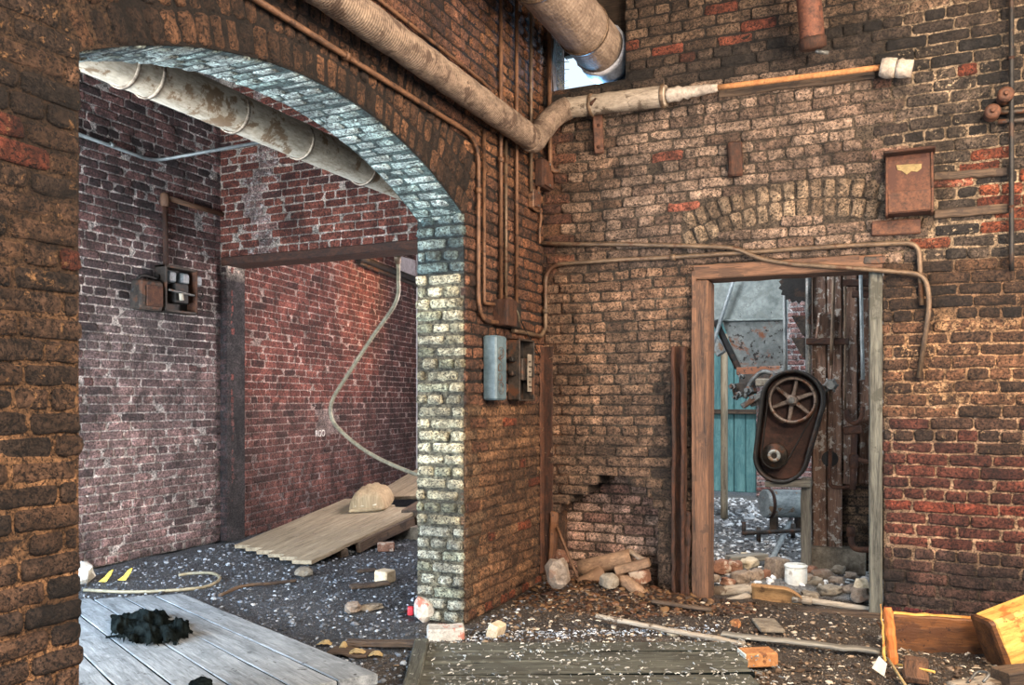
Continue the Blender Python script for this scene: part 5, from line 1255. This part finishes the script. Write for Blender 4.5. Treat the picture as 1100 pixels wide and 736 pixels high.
# --- conveyor leg: tall flaking wooden casing
xl, xr = E_(872, 500).x, E_(932, 500).x + .30; zb = .16
t = thing('conveyor_leg', 'tall flaking brown wooden conveyor casing on the right inside the doorway', 'conveyor', (xl + .3, EY + .15, 0))
cuts = [(872, 888), (888, 905), (905, 921), (921, 938), (938, 956)]
for i, (a_, c_) in enumerate(cuts):
    x0, x1 = E_(a_, 500).x + .004, E_(c_, 500).x - .004; z0 = zb if i < 2 else E_(900, 520).z
    b_ = MB(); yy = EY + .03 + (.0 if i < 2 else .05 * (i % 2)); b_.beam(((x0 + x1) / 2, yy, z0), ((x0 + x1) / 2, yy, 2.75), x1 - x0, .05, (0, 1, 0), n=26, jit=.003, bev=.008); b_.build('casing_board', 'wood_red', t)
b_ = MB(); b_.beam(((xl + xr) / 2, EY + .35, zb), ((xl + xr) / 2, EY + .35, 2.75), xr - xl, .05, (0, 1, 0), n=6); b_.build('back_board', 'wood_dark', t)
b_ = MB(); b_.beam((xl + .02, EY + .2, zb), (xl + .02, EY + .2, 2.75), .05, .3, (0, 1, 0), n=8, jit=.003); b_.build('side_board', 'wood_dark', t)
b_ = MB(); b_.beam(E_(885, 365, EY - .02), E_(888, 337, EY - .02), .12, .03, FWD, jit=.003); b_.build('patch_plate', 'wood_red', t)
for (a_, c_, yy) in ((866, 912, 367), (905, 935, 304), (915, 935, 316)):
    b_ = MB(); b_.beam(E_(a_, yy, EY - .03), E_(c_, yy, EY - .03), .04, .05, n=3, jit=.002); b_.build('cross_bar', 'rust_dark', t)
b_ = MB(); b_.lathe(E_(891.5, 493, EY + .002), (0, -1, 0), [(0, .058), (.004, .058)], 24); o = b_.build('opening_disc', 'black_metal', t); o['label'] = 'flat black disc for the dark of a round opening'  # solid black disc stands for the dark inside an opening
# brick pier behind the lower right of the casing
b_ = MB(); mpx = lambda u, v, n: (u, EY + .10 - n, v)
slab(b_, mpx, lines(E_(903, 500).x, xr + .1, .1), lines(0, .95, .1), lambda u, v: True, lambda u, v: s(90, 74, 60), .2)
courses(b_, mpx, E_(903, 500).x, xr + .1, 0, .95, lambda u, v: ((*mixc(s(104, 80, 60), s(150, 120, 92), rnd(0, 1))[:3], 1), (*s(170, 150, 126)[:3], .3)), header=0, nx=3, ny=3, amp=.004)
solo(b_, 'brick_pier', 'brick', 'short tan brick pier at the foot of the conveyor casing', 'pier')
# rods and pipes on its face
t = thing('valve_rod', 'pale vertical rod with a valve on the conveyor casing', 'rod', E_(893, 432, EY - .06))
b_ = MB(); b_.rod(E_(896, 290, EY - .06), E_(893, 392, EY - .06), .013, 10, 4); b_.build('upper_rod', 'conduit', t)
b_ = MB(); b_.rod(E_(893, 392, EY - .06), E_(892, 432, EY - .06), .010, 10, 2); b_.build('lower_rod', 'conduit', t)
c = E_(892.5, 414, EY - .08); b_ = MB(); b_.lathe(c, (0, -1, 0), [(0, .04), (.02, .045), (.03, .02), (.05, .018), (.055, .03), (.065, .03)], 16); b_.build('valve_body', 'gun_metal', t)
for i in range(6):
    a = i * PI / 3; b_ = MB(); b_.rod(c + V((0, -.03, 0)), c + V((math.cos(a) * .055, -.03, math.sin(a) * .055)), .008, 6); b_.build('valve_lug', 'gun_metal', t)
b_ = MB(); b_.rod(E_(924.5, 292, EY - .05), E_(927, 408, EY - .05), .013, 10, 4); solo(b_, 'steel_rod', 'conduit_grey', 'pale rod on the casing close to the grey door jamb', 'rod')
b_ = MB(); b_.rod(E_(908, 292, EY - .04), E_(908, 445, EY - .04), .009, 8, 4); solo(b_, 'steel_rod', 'conduit', 'thin brown rod in the middle of the casing', 'rod')
t = thing('fork_pipe', 'rusted pipe with a fork at the top and a tee low on the casing', 'pipe', E_(918, 530, EY - .07))
b_ = MB(); b_.rod(E_(918, 462, EY - .07), E_(916, 526, EY - .07), .022, 12, 5); b_.build('riser', 'rust', t)
b_ = MB(); b_.tube(spline([E_(909, 440, EY - .07), E_(911, 450, EY - .07), E_(918, 455, EY - .07), E_(925, 449, EY - .07), E_(927, 437, EY - .07)], 5), .017, 10); b_.build('fork', 'rust', t)
b_ = MB(); b_.beam(E_(906, 463, EY - .07), E_(926, 461, EY - .07), .06, .06, bev=.01); b_.build('clamp', 'rust', t)
b_ = MB(); b_.rod(E_(917, 492, EY - .07), E_(936, 498, EY - .07), .018, 10, 2); b_.build('branch', 'rust', t)
b_ = MB(); b_.lathe(E_(917, 503, EY - .07), (0, 0, 1), [(0, .026), (.01, .034), (.09, .034), (.10, .026)], 14); b_.build('tee', 'rust', t)
b_ = MB(); b_.tube(bend([E_(916, 522, EY - .07), E_(905, 524, EY - .07), E_(892, 523, EY - .07), E_(891, 510, EY - .07), E_(892, 482, EY - .07)], .03), .014, 10); b_.build('lower_arm', 'rust', t)
t = thing('drain_pipe', 'rusted elbow pipe low by the concrete block inside the doorway', 'pipe', E_(917, 592, EY - .08))
b_ = MB(); b_.tube(bend([E_(914, 568, EY - .08), E_(914.5, 590, EY - .08), E_(940, 591, EY - .08)], .06), .022, 12); b_.build('elbow', 'rust', t)
b_ = MB(); b_.lathe(E_(914, 576, EY - .08), (0, 0, 1), [(0, .03), (.06, .03), (.07, .022)], 12); b_.build('collar', 'rust', t)
lump(902, 614, 62, 27, .34, 'concrete', 'concrete_block', 'long stained concrete block at the foot of the conveyor casing', 'block', -.36, box=True)
b_ = MB(); b_.beam(PZ(867, 612, 0) + V((0, -.06, 0)), PZ(867, 612, 0) + V((0, -.06, E_(867, 512).z)), .07, .08, (0, 1, 0), n=8, jit=.003); solo(b_, 'timber_post', 'wood_post', 'pale timber post under the belt drive shelf', 'post')
b_ = MB(); b_.beam(E_(823, 519, 1.14), E_(872, 519, 1.14), .16, .05, n=4, jit=.003); solo(b_, 'drive_shelf', 'wood_post', 'short timber shelf carrying the belt drive', 'shelf')
b_ = MB(); b_.rod(E_(868.5, 290, EY), E_(868.5, 470, EY), .022, 8, 6); solo(b_, 'angle_post', 'gun_metal', 'grey steel upright along the left edge of the casing', 'post')
# --- belt drive
DYV = 1.13
c1, c2 = PY(852, 430, DYV), PY(833, 489, DYV); R1, R2 = .192, .115; px_m = 901 / ((c1 - CAM).dot(FWD))
t = thing('belt_drive', 'black belt drive with a large spoked pulley above a small one', 'belt drive', (c1.x, DYV, c2.z - .15))
def stadium(ca, cb, ra, rb, y, n=20):
    d = V((cb.x - ca.x, 0, cb.z - ca.z)); L = d.length; th = math.atan2(d.z, d.x); phi = math.acos((ra - rb) / L); pts = []
    for i in range(n + 1):
        a = th + phi + (2 * PI - 2 * phi) * i / n; pts.append(V((ca.x + math.cos(a) * ra, y, ca.z + math.sin(a) * ra)))
    for i in range(n + 1):
        a = th - phi + 2 * phi * i / n; pts.append(V((cb.x + math.cos(a) * rb, y, cb.z + math.sin(a) * rb)))
    return pts
cg = PY(839.5, 491, DYV)
out = stadium(c1, V((cg.x, DYV, cg.z)), R1 + .03, .19, DYV + .06)
b_ = MB(); b_.prism(out, (0, .02, 0)); b_.build('back_plate', 'guard_red', t)
inn = stadium(c1, V((cg.x, DYV, cg.z)), R1 + .006, .166, DYV + .06)
b_ = MB(); n = len(out); ids = []
for k_ in range(n):
    o_, i_ = out[k_], inn[k_]; ids.append([b_.vert(o_), b_.vert(o_ + V((0, -.15, 0))), b_.vert(i_ + V((0, -.15, 0))), b_.vert(i_)])
for k_ in range(n):
    a_, c_ = ids[k_], ids[(k_ + 1) % n]
    for q in range(4): b_.face((a_[q], a_[(q + 1) % 4], c_[(q + 1) % 4], c_[q]), True)
b_.build('guard_rim', 'black_metal', t)
def pulley(c, R, name, spokes, y):
    b_ = MB(); b_.hollow((c.x, y - .035, c.z), (c.x, y + .035, c.z), R, R * .88, 40); w_ = b_.build(name, 'pulley', t)
    m_ = MB(); m_.lathe((c.x, y - .05, c.z), (0, 1, 0), [(0, R * .16), (.01, R * .24), (.08, R * .24), (.09, R * .16)], 18); m_.build('hub', 'pulley', w_)
    for i in range(spokes):
        a = .35 + 2 * PI * i / spokes; d_ = V((math.cos(a), 0, math.sin(a))); m_ = MB(); m_.beam(V((c.x, y, c.z)) + d_ * R * .2, V((c.x, y, c.z)) + d_ * R * .9, R * .20, .018, (0, 1, 0), taper=.75, n=2); m_.build('spoke', 'pulley', w_)
    return w_
pulley(c1, .168, 'large_pulley', 6, DYV - .03)
b_ = MB(); b_.lathe((c2.x, DYV - .07, c2.z), (0, 1, 0), [(0, .03), (.004, .055), (.012, .055), (.016, .085), (.03, .09), (.05, .082), (.07, .09), (.08, .085)], 30); w_ = b_.build('small_pulley', 'dark_metal', t)
m_ = MB(); m_.hollow((c2.x, DYV - .085, c2.z), (c2.x, DYV - .07, c2.z), .045, .022, 24); o = m_.build('shaft_collar', 'galv', w_); o['label'] = 'bright shaft collar'
bo = stadium(c1, c2, .176, .098, DYV - .03); bi = stadium(c1, c2, .169, .091, DYV - .03)
b_ = MB(); n = len(bo); ids = [[b_.vert(bo[k_] + V((0, .018, 0))), b_.vert(bo[k_] - V((0, .018, 0))), b_.vert(bi[k_] - V((0, .018, 0))), b_.vert(bi[k_] + V((0, .018, 0)))] for k_ in range(n)]
for k_ in range(n):
    a_, c_ = ids[k_], ids[(k_ + 1) % n]
    for q in range(4): b_.face((a_[q], a_[(q + 1) % 4], c_[(q + 1) % 4], c_[q]), True)
b_.build('drive_belt', 'belt', t)
b_ = MB(); b_.rod((c1.x, DYV - .10, c1.z), (c1.x, EY + .1, c1.z), .022, 12); b_.build('shaft', 'gun_metal', t)
b_ = MB(); b_.rod((c2.x, DYV - .04, c2.z), (c2.x, EY + .2, c2.z), .018, 12); b_.build('shaft', 'gun_metal', t)
b_ = MB(); b_.beam((c1.x - .05, DYV + .16, c2.z - .16), (c1.x + .16, DYV + .16, c1.z + .1), .05, .05, (0, 1, 0)); b_.build('mounting_arm', 'dark_metal', t)
# --- elevator buckets and sprocket just left of the casing
for i, (py, lab) in enumerate(((352, 'upper dark sheet-metal elevator bucket beside the casing'), (376, 'lower dark sheet-metal elevator bucket beside the casing'))):
    b_ = MB(); q = [E_(850, py - 13, EY + .1), E_(868, py - 13, EY + .1), E_(868, py + 6, EY + .1), E_(862, py + 8, EY + .1)]; b_.prism(q, (0, .22, 0)); solo(b_, 'elevator_bucket', 'dark_metal', lab, 'bucket', 'elevator buckets')
c = E_(858, 305, EY + .18); b_ = MB(); pts = []
for i in range(36): 
    r_ = .15 if i % 2 else .128; a = 2 * PI * i / 36; pts.append(c + V((math.cos(a) * r_, 0, math.sin(a) * r_)))
b_.prism(pts, (0, .03, 0)); solo(b_, 'sprocket', 'black_metal', 'dark toothed sprocket at the top of the doorway beside the casing', 'sprocket')
b_ = MB(); b_.rod(E_(842.5, 292, 1.6), E_(844, 404, 1.6), .016, 8, 4); solo(b_, 'steel_rod', 'conduit_grey', 'long grey rod hanging in front of the hopper', 'rod')
# --- hopper
HY = 2.6
def Hh(px, py, y=HY): return PY(px, py, y)
t = thing('feed_hopper', 'large spotted grey sheet-metal hopper tapering above the belt drive', 'hopper', Hh(815, 400))
dpt = .9
def quad_shell(mb, p, th):
    mb.prism(p, th)
b_ = MB(); b_.prism([Hh(757, 272), Hh(848, 272), Hh(846, 344), Hh(776, 346), Hh(761, 342)], (0, .02, 0)); b_.build('upper_panel', 'hopper', t)
b_ = MB(); a_ = [Hh(776, 346), Hh(846, 344), Hh(843, 394, HY + .12), Hh(794, 394, HY + .12)]; b_.prism(a_, (0, .02, 0)); b_.build('sloping_panel', 'hopper_rust', t)
b_ = MB(); b_.prism([Hh(757, 272, HY + .02), Hh(761, 342, HY + .02), Hh(761, 342, HY + dpt), Hh(757, 272, HY + dpt)], (.02, 0, 0)); b_.build('side_panel', 'hopper', t)
b_ = MB(); b_.prism([Hh(848, 272, HY + .02), Hh(846, 344, HY + .02), Hh(846, 344, HY + dpt), Hh(848, 272, HY + dpt)], (-.02, 0, 0)); b_.build('side_panel', 'hopper', t)
b_ = MB(); b_.beam(Hh(768, 344, HY - .01), Hh(793, 396, HY + .10), .05, .05, n=3); b_.build('edge_strip', 'black_metal', t)
b_ = MB(); b_.beam(Hh(792, 399, HY + .08), Hh(848, 397, HY + .08), .10, .07, n=3); b_.build('bottom_rail', 'hopper_rust', t)
b_ = MB(); b_.beam(Hh(770, 344.5, HY - .01), Hh(846, 343, HY - .01), .02, .02, n=3); b_.build('seam', 'hopper', t)
b_ = MB(); b_.rod(Hh(788, 300, HY - .12), Hh(762, 382, HY - .05), .018, 10, 4); solo(b_, 'brace_rod', 'conduit_grey', 'pale slanting brace rod in front of the hopper left side', 'rod')
b_ = MB(); b_.beam(Hh(764, 362, HY + .2), Hh(776, 380, HY + .2), .12, .10, n=2, jit=.004); solo(b_, 'pipe_fitting', 'galv', 'small pale fitting below the hopper left corner', 'fitting')
# --- tangle of gear under the hopper
t = thing('gate_mechanism', 'cluster of grimy levers and bolts under the hopper', 'mechanism', Hh(815, 440, HY - .1))
MY = HY - .15
b_ = MB(); b_.beam(PY(795, 408, MY + .2), PY(840, 408, MY + .2), .12, .10, n=2); b_.build('gate_frame', 'dark_metal', t)
b_ = MB(); b_.beam(PY(812, 411, MY - .05), PY(833, 411, MY - .05), .08, .07, bev=.01); b_.build('gear_box', 'concrete', t)
b_ = MB(); b_.tube(spline([PY(800, 428, MY), PY(806, 412, MY), PY(818, 400, MY), PY(830, 402, MY), PY(828, 408, MY)], 5), .022, 8); b_.build('curved_lever', 'gun_metal', t)
for (x, y, r_) in ((789, 416, .04), (799, 405, .03), (796, 424, .035), (806, 420, .05), (812, 428, .04), (792, 428, .025)):
    b_ = MB(); b_.lathe(PY(x, y, MY), (-.3, -1, .1), [(0, r_ * .45), (.01, r_ * .8), (.05, r_ * .8), (.052, r_ * .4), (.09, r_ * .4)], 6, False); b_.build('bolt_head', 'gun_metal', t)
b_ = MB(); b_.beam(PY(797, 437, MY - .05), PY(822, 421, MY - .05), .05, .05, n=2); b_.build('lever_arm', 'gun_metal', t)
b_ = MB(); b_.beam(PY(787, 421, MY + .06), PY(812, 416, MY + .06), .06, .13, n=3, jit=.012, bev=.03); b_.build('bracket_casting', 'dark_metal', t)
b_ = MB(); b_.beam(PY(806, 430, MY), PY(836, 426, MY), .10, .10, n=2, jit=.01); b_.build('casting', 'dark_metal', t)
# --- pole, drum, stand, far litter
b_ = MB(); b_.rod(PZ(778, 557, 0), PZ(778, 557, 0) + V((0, 0, 1.95)), .037, 12, 10, .03); solo(b_, 'standing_pole', 'wood_pale', 'slim pole standing in the yard in front of the teal door', 'pole')
t = thing('steel_drum', 'pale weathered steel drum lying on its side in the yard', 'drum', PZ(842, 562, 0))
c = CAM + ray(842, 541) * 8.0; R_d = .135; axd = dirn(1, .15, -.02).normalized()
b_ = MB(); b_.lathe(c - axd * .20, axd, [(0, R_d * .9), (.004, R_d), (.05, R_d), (.055, R_d * 1.04), (.065, R_d), (.40, R_d), (.46, R_d * .97)], 28); b_.build('drum_body', 'galv', t)
b_ = MB(); b_.hollow(c - axd * .17, c - axd * .14, R_d * 1.05, R_d * .98, 28); b_.build('strap', 'rust_dark', t)
for q in (-.1, .15):
    b_ = MB(); p0 = c + axd * q; b_.beam((p0.x, p0.y, 0), (p0.x, p0.y, p0.z - R_d + .01), .07, .10, (0, 1, 0)); b_.build('cradle', 'wood_dark', t)
t = thing('pipe_stand', 'low rusty pipe stand in the yard litter in front of the drum', 'stand', PZ(815, 583, 0))
b_ = MB(); b_.rod(PZ(797, 573, .1), PZ(862, 570, .12), .018, 8, 4); b_.build('rail', 'dark_metal', t)
for (x, y) in ((815, 582), (799, 576), (852, 578)):
    b_ = MB(); q = PZ(x, y, 0); b_.rod(q, q + V((0, 0, .13)), .02, 8); b_.build('leg', 'dark_metal', t)
b_ = MB(); b_.rod(PZ(826, 608, .03), PZ(850, 557, .10), .022, 10, 4); solo(b_, 'yard_pipe', 'conduit_grey', 'grey pipe lying slantwise in the yard litter', 'pipe')
b_ = MB(); b_.beam(PZ(782, 601, .06), PZ(822, 598, .06), .09, .05, n=4, jit=.004); solo(b_, 'yard_board', 'wood_post', 'pale board lying behind the doorway rubble', 'board')

# ================================================================== litter nobody could count
def scatter(name, label, cat, n, where, cols, size, mat='chips', flat=.6):
    b_ = MB()
    for i in range(n):
        x, y = where(); z = ground_z(x, y); k = rnd(size[0], size[1]) * (1 if rnd(0, 1) < .9 else 1.8)
        c = mulc(random.choice(cols), rnd(.7, 1.25))
        b_.rock((x, y, z + k * .15), (k, k * rnd(.5, 1.2), k * flat * rnd(.5, 1.1)), rnd(0, 99), 0, .5, (c[0], c[1], c[2], 1), Matrix.Rotation(rnd(0, 6.28), 3, 'Z') @ Matrix.Rotation(rnd(-.5, .5), 3, 'X'))
    return solo(b_, name, mat, label, cat, None, 'stuff')
def inbox(x0, x1, y0, y1, ok=lambda x, y: True):
    def f():
        while True:
            x, y = rnd(x0, x1), rnd(y0, y1)
            if ok(x, y): return x, y
    return f
G_ = [s(60, 64, 70), s(92, 98, 106), s(46, 48, 52), s(120, 126, 134), s(66, 70, 76), s(54, 58, 64), s(96, 102, 110), s(112, 120, 130), s(170, 178, 186)]  # lightest greys imitate glints on the gravel
scatter('gravel', 'dark bluish gravel over the annex floor', 'gravel', 9500, inbox(-3.08, .3, -2.4, 2.6, lambda x, y: not (-.34 < x < .04 and (y > -1.2)) and not (x > -.75 and y > -.06) and not (x < -.3 and .15 < y < .6 and x < -3.1)), G_, (.006, .022))
B_ = [s(92, 74, 58), s(120, 100, 80), s(60, 46, 36), s(138, 120, 100), s(86, 72, 60), s(70, 58, 48), s(190, 178, 160), s(78, 66, 56)]
scatter('rubble_litter', 'brown chips and grit over the main room floor', 'litter', 4600, inbox(.05, 3.0, -2.0, .0), B_, (.007, .022))
H_c = [s(76, 50, 34), s(54, 38, 26), s(96, 66, 44), s(42, 30, 22), s(118, 90, 62), s(60, 46, 36)]
scatter('earth_heap_litter', 'rusty brown litter heaped in the corner under the broken patch', 'litter', 2400, inbox(.04, 1.5, -.75, .02, lambda x, y: (x - .5) ** 2 / .9 + (y + .15) ** 2 / .3 < 1), H_c, (.010, .032), flat=.5)
Y_ = [s(150, 152, 154), s(206, 208, 210), s(112, 112, 114), s(176, 172, 168), s(84, 82, 82), s(226, 228, 230)]
scatter('yard_litter', 'pale stony litter over the yard beyond the doorway', 'litter', 7000, inbox(-.4, 3.0, .42, 5.6), Y_, (.014, .042))
def shavings(name, label, n, where, cols, ln):
    b_ = MB()
    for i in range(n):
        x, y, z = where(); L = rnd(*ln); a = rnd(0, 6.28); w_ = rnd(.001, .003); c = random.choice(cols); c = (*mulc(c, rnd(.75, 1.15))[:3], 1)
        d = V((math.cos(a), math.sin(a), 0)); p = V((-d.y, d.x, 0)); cv = rnd(-.25, .25); lo = []; hi = []; up = []
        for k in range(5):
            q = k / 4; c0 = V((x, y, z + .003 + rnd(0, .003) + .004 * math.sin(q * PI) * rnd(0, 1))) + d * (L * (q - .5)) + p * (L * cv * (q - .5) ** 2)
            lo.append(b_.vert(c0 - p * w_, None, c)); hi.append(b_.vert(c0 + p * w_, None, c)); up.append(b_.vert(c0 + V((0, 0, .004)), None, c))
        for k in range(4):
            b_.face((lo[k], lo[k + 1], up[k + 1], up[k])); b_.face((up[k], up[k + 1], hi[k + 1], hi[k])); b_.face((lo[k], hi[k], hi[k + 1], lo[k + 1]))
    return solo(b_, name, 'straw', label, 'shavings', None, 'stuff')
def on_deck():
    while True:
        a, b2 = rnd(.02, 1), rnd(0, 1)
        if nz(a * 5, b2 * 4, 3) + .25 + .25 * a > rnd(0, .7): break
    q = d0 + dx * (Ld * a) + dy * (.99 * b2); return q.x, q.y, .05
shavings('wood_shavings', 'pale wood shavings strewn over the slatted deck', 900, on_deck, [s(150, 150, 146), s(118, 120, 118), s(196, 196, 190), s(96, 96, 90)], (.006, .026))
def front_floor():
    x, y = rnd(.05, 2.6), rnd(-1.9, -.35); return x, y, ground_z(x, y)
shavings('floor_shavings', 'pale straw-like scraps over the main room floor', 500, front_floor, [s(160, 150, 134), s(126, 112, 94), s(206, 198, 180), s(96, 82, 66)], (.010, .04))
def band():
    x = rnd(.1, 1.3); y = -1.62 + x * .58 + .14 + rnd(-.05, .10); return x, y, ground_z(x, y)
shavings('plaster_crumbs', 'band of bluish white crumbs along the far edge of the deck', 420, band, [s(150, 158, 168), s(206, 212, 218), s(120, 128, 138)], (.006, .025))

# ------------------------------------------------------------------ light
w = bpy.data.worlds.new('sky'); SC.world = w; w.use_nodes = True
bg = w.node_tree.nodes['Background']; bg.inputs[0].default_value = (.68, .84, 1.0, 1); bg.inputs[1].default_value = 1.35
def area(name, loc, at, size, power, col, sy=None):
    l = bpy.data.lights.new(name, 'AREA'); l.energy = power; l.color = col; l.size = size
    if sy: l.shape = 'RECTANGLE'; l.size_y = sy
    o = bpy.data.objects.new(name, l); COL.objects.link(o); o.location = loc
    o.rotation_euler = (V(at) - V(loc)).to_track_quat('-Z', 'Y').to_euler(); return o
def spot(name, loc, at, power, col, ang, r=.1, blend=.6):
    l = bpy.data.lights.new(name, 'SPOT'); l.energy = power; l.color = col; l.spot_size = math.radians(ang); l.spot_blend = blend; l.shadow_soft_size = r
    o = bpy.data.objects.new(name, l); COL.objects.link(o); o.location = loc
    o.rotation_euler = (V(at) - V(loc)).to_track_quat('-Z', 'Y').to_euler(); return o
area('warm_room_light', (3.4, -5.8, 3.2), (.9, 0, 1.7), 1.0, 230, (1, .82, .64))
area('warm_high_light', (3.3, -2.9, 3.95), (1.2, 0, 1.2), .6, 190, (1, .80, .60))  # added raking light to bring out the brick relief
area('warm_side_light', (4.2, -2.2, 2.4), (0, -.9, 1.9), .8, 200, (1, .72, .48), 1.2)
area('annex_daylight', (-1.6, -5.4, 1.1), (-1.6, 0, 1.9), 2.2, 450, (.88, .94, 1.0), 1.4)
area('annex_side_daylight', (-3.0, -3.3, 1.1), (-1.2, -1.5, 0), .8, 130, (.42, .70, 1.0), 1.2)
area('inner_daylight', (-.85, 2.1, 2.0), (-3.3, 1.8, 1.3), 1.0, 130, (1, .88, .86), 1.0)
wt = W_(392, 315, 0)
spot('inner_lamp', tuple(wt + IN * 1.5 + V((0, .2, .75))), tuple(wt), 260, (1, .50, .22), 56, .1, .9)
area('yard_fill', (.1, .6, 2.9), (1.8, 1.6, .9), .8, 80, (.96, .97, 1.0), .8)  # added fill light to brighten the hopper and casing
spot('corner_lamp', (3.7, -2.2, 1.3), (3.0, -.95, .2), 90, (1, .74, .36), 24, .06, .8)
pl = bpy.data.lights.new('gap_daylight', 'POINT'); pl.energy = 9; pl.color = (.25, .58, 1.0); pl.shadow_soft_size = .04
po = bpy.data.objects.new('gap_daylight', pl); COL.objects.link(po); po.location = (.27, .31, 3.42)
sun = bpy.data.lights.new('yard_sun', 'SUN'); sun.energy = 3.0; sun.angle = .1; sun.color = (.97, .98, 1)
so = bpy.data.objects.new('yard_sun', sun); COL.objects.link(so); so.rotation_euler = (math.radians(36), math.radians(14), 0)

cam = bpy.data.cameras.new('camera'); co = bpy.data.objects.new('camera', cam); COL.objects.link(co)
co.location = CAM; co.rotation_euler = (PI / 2, 0, math.atan2(.4142, .9102))
cam.sensor_width = 36; cam.lens = 36 * FPX / 1100; cam.shift_y = (430 - 368) / 1100; cam.clip_start = .05
SC.camera = co
SC.view_settings.view_transform = 'Standard'; SC.view_settings.look = 'None'; SC.view_settings.gamma = 1; SC.view_settings.use_curve_mapping = False
SC.view_settings.exposure = 0.0
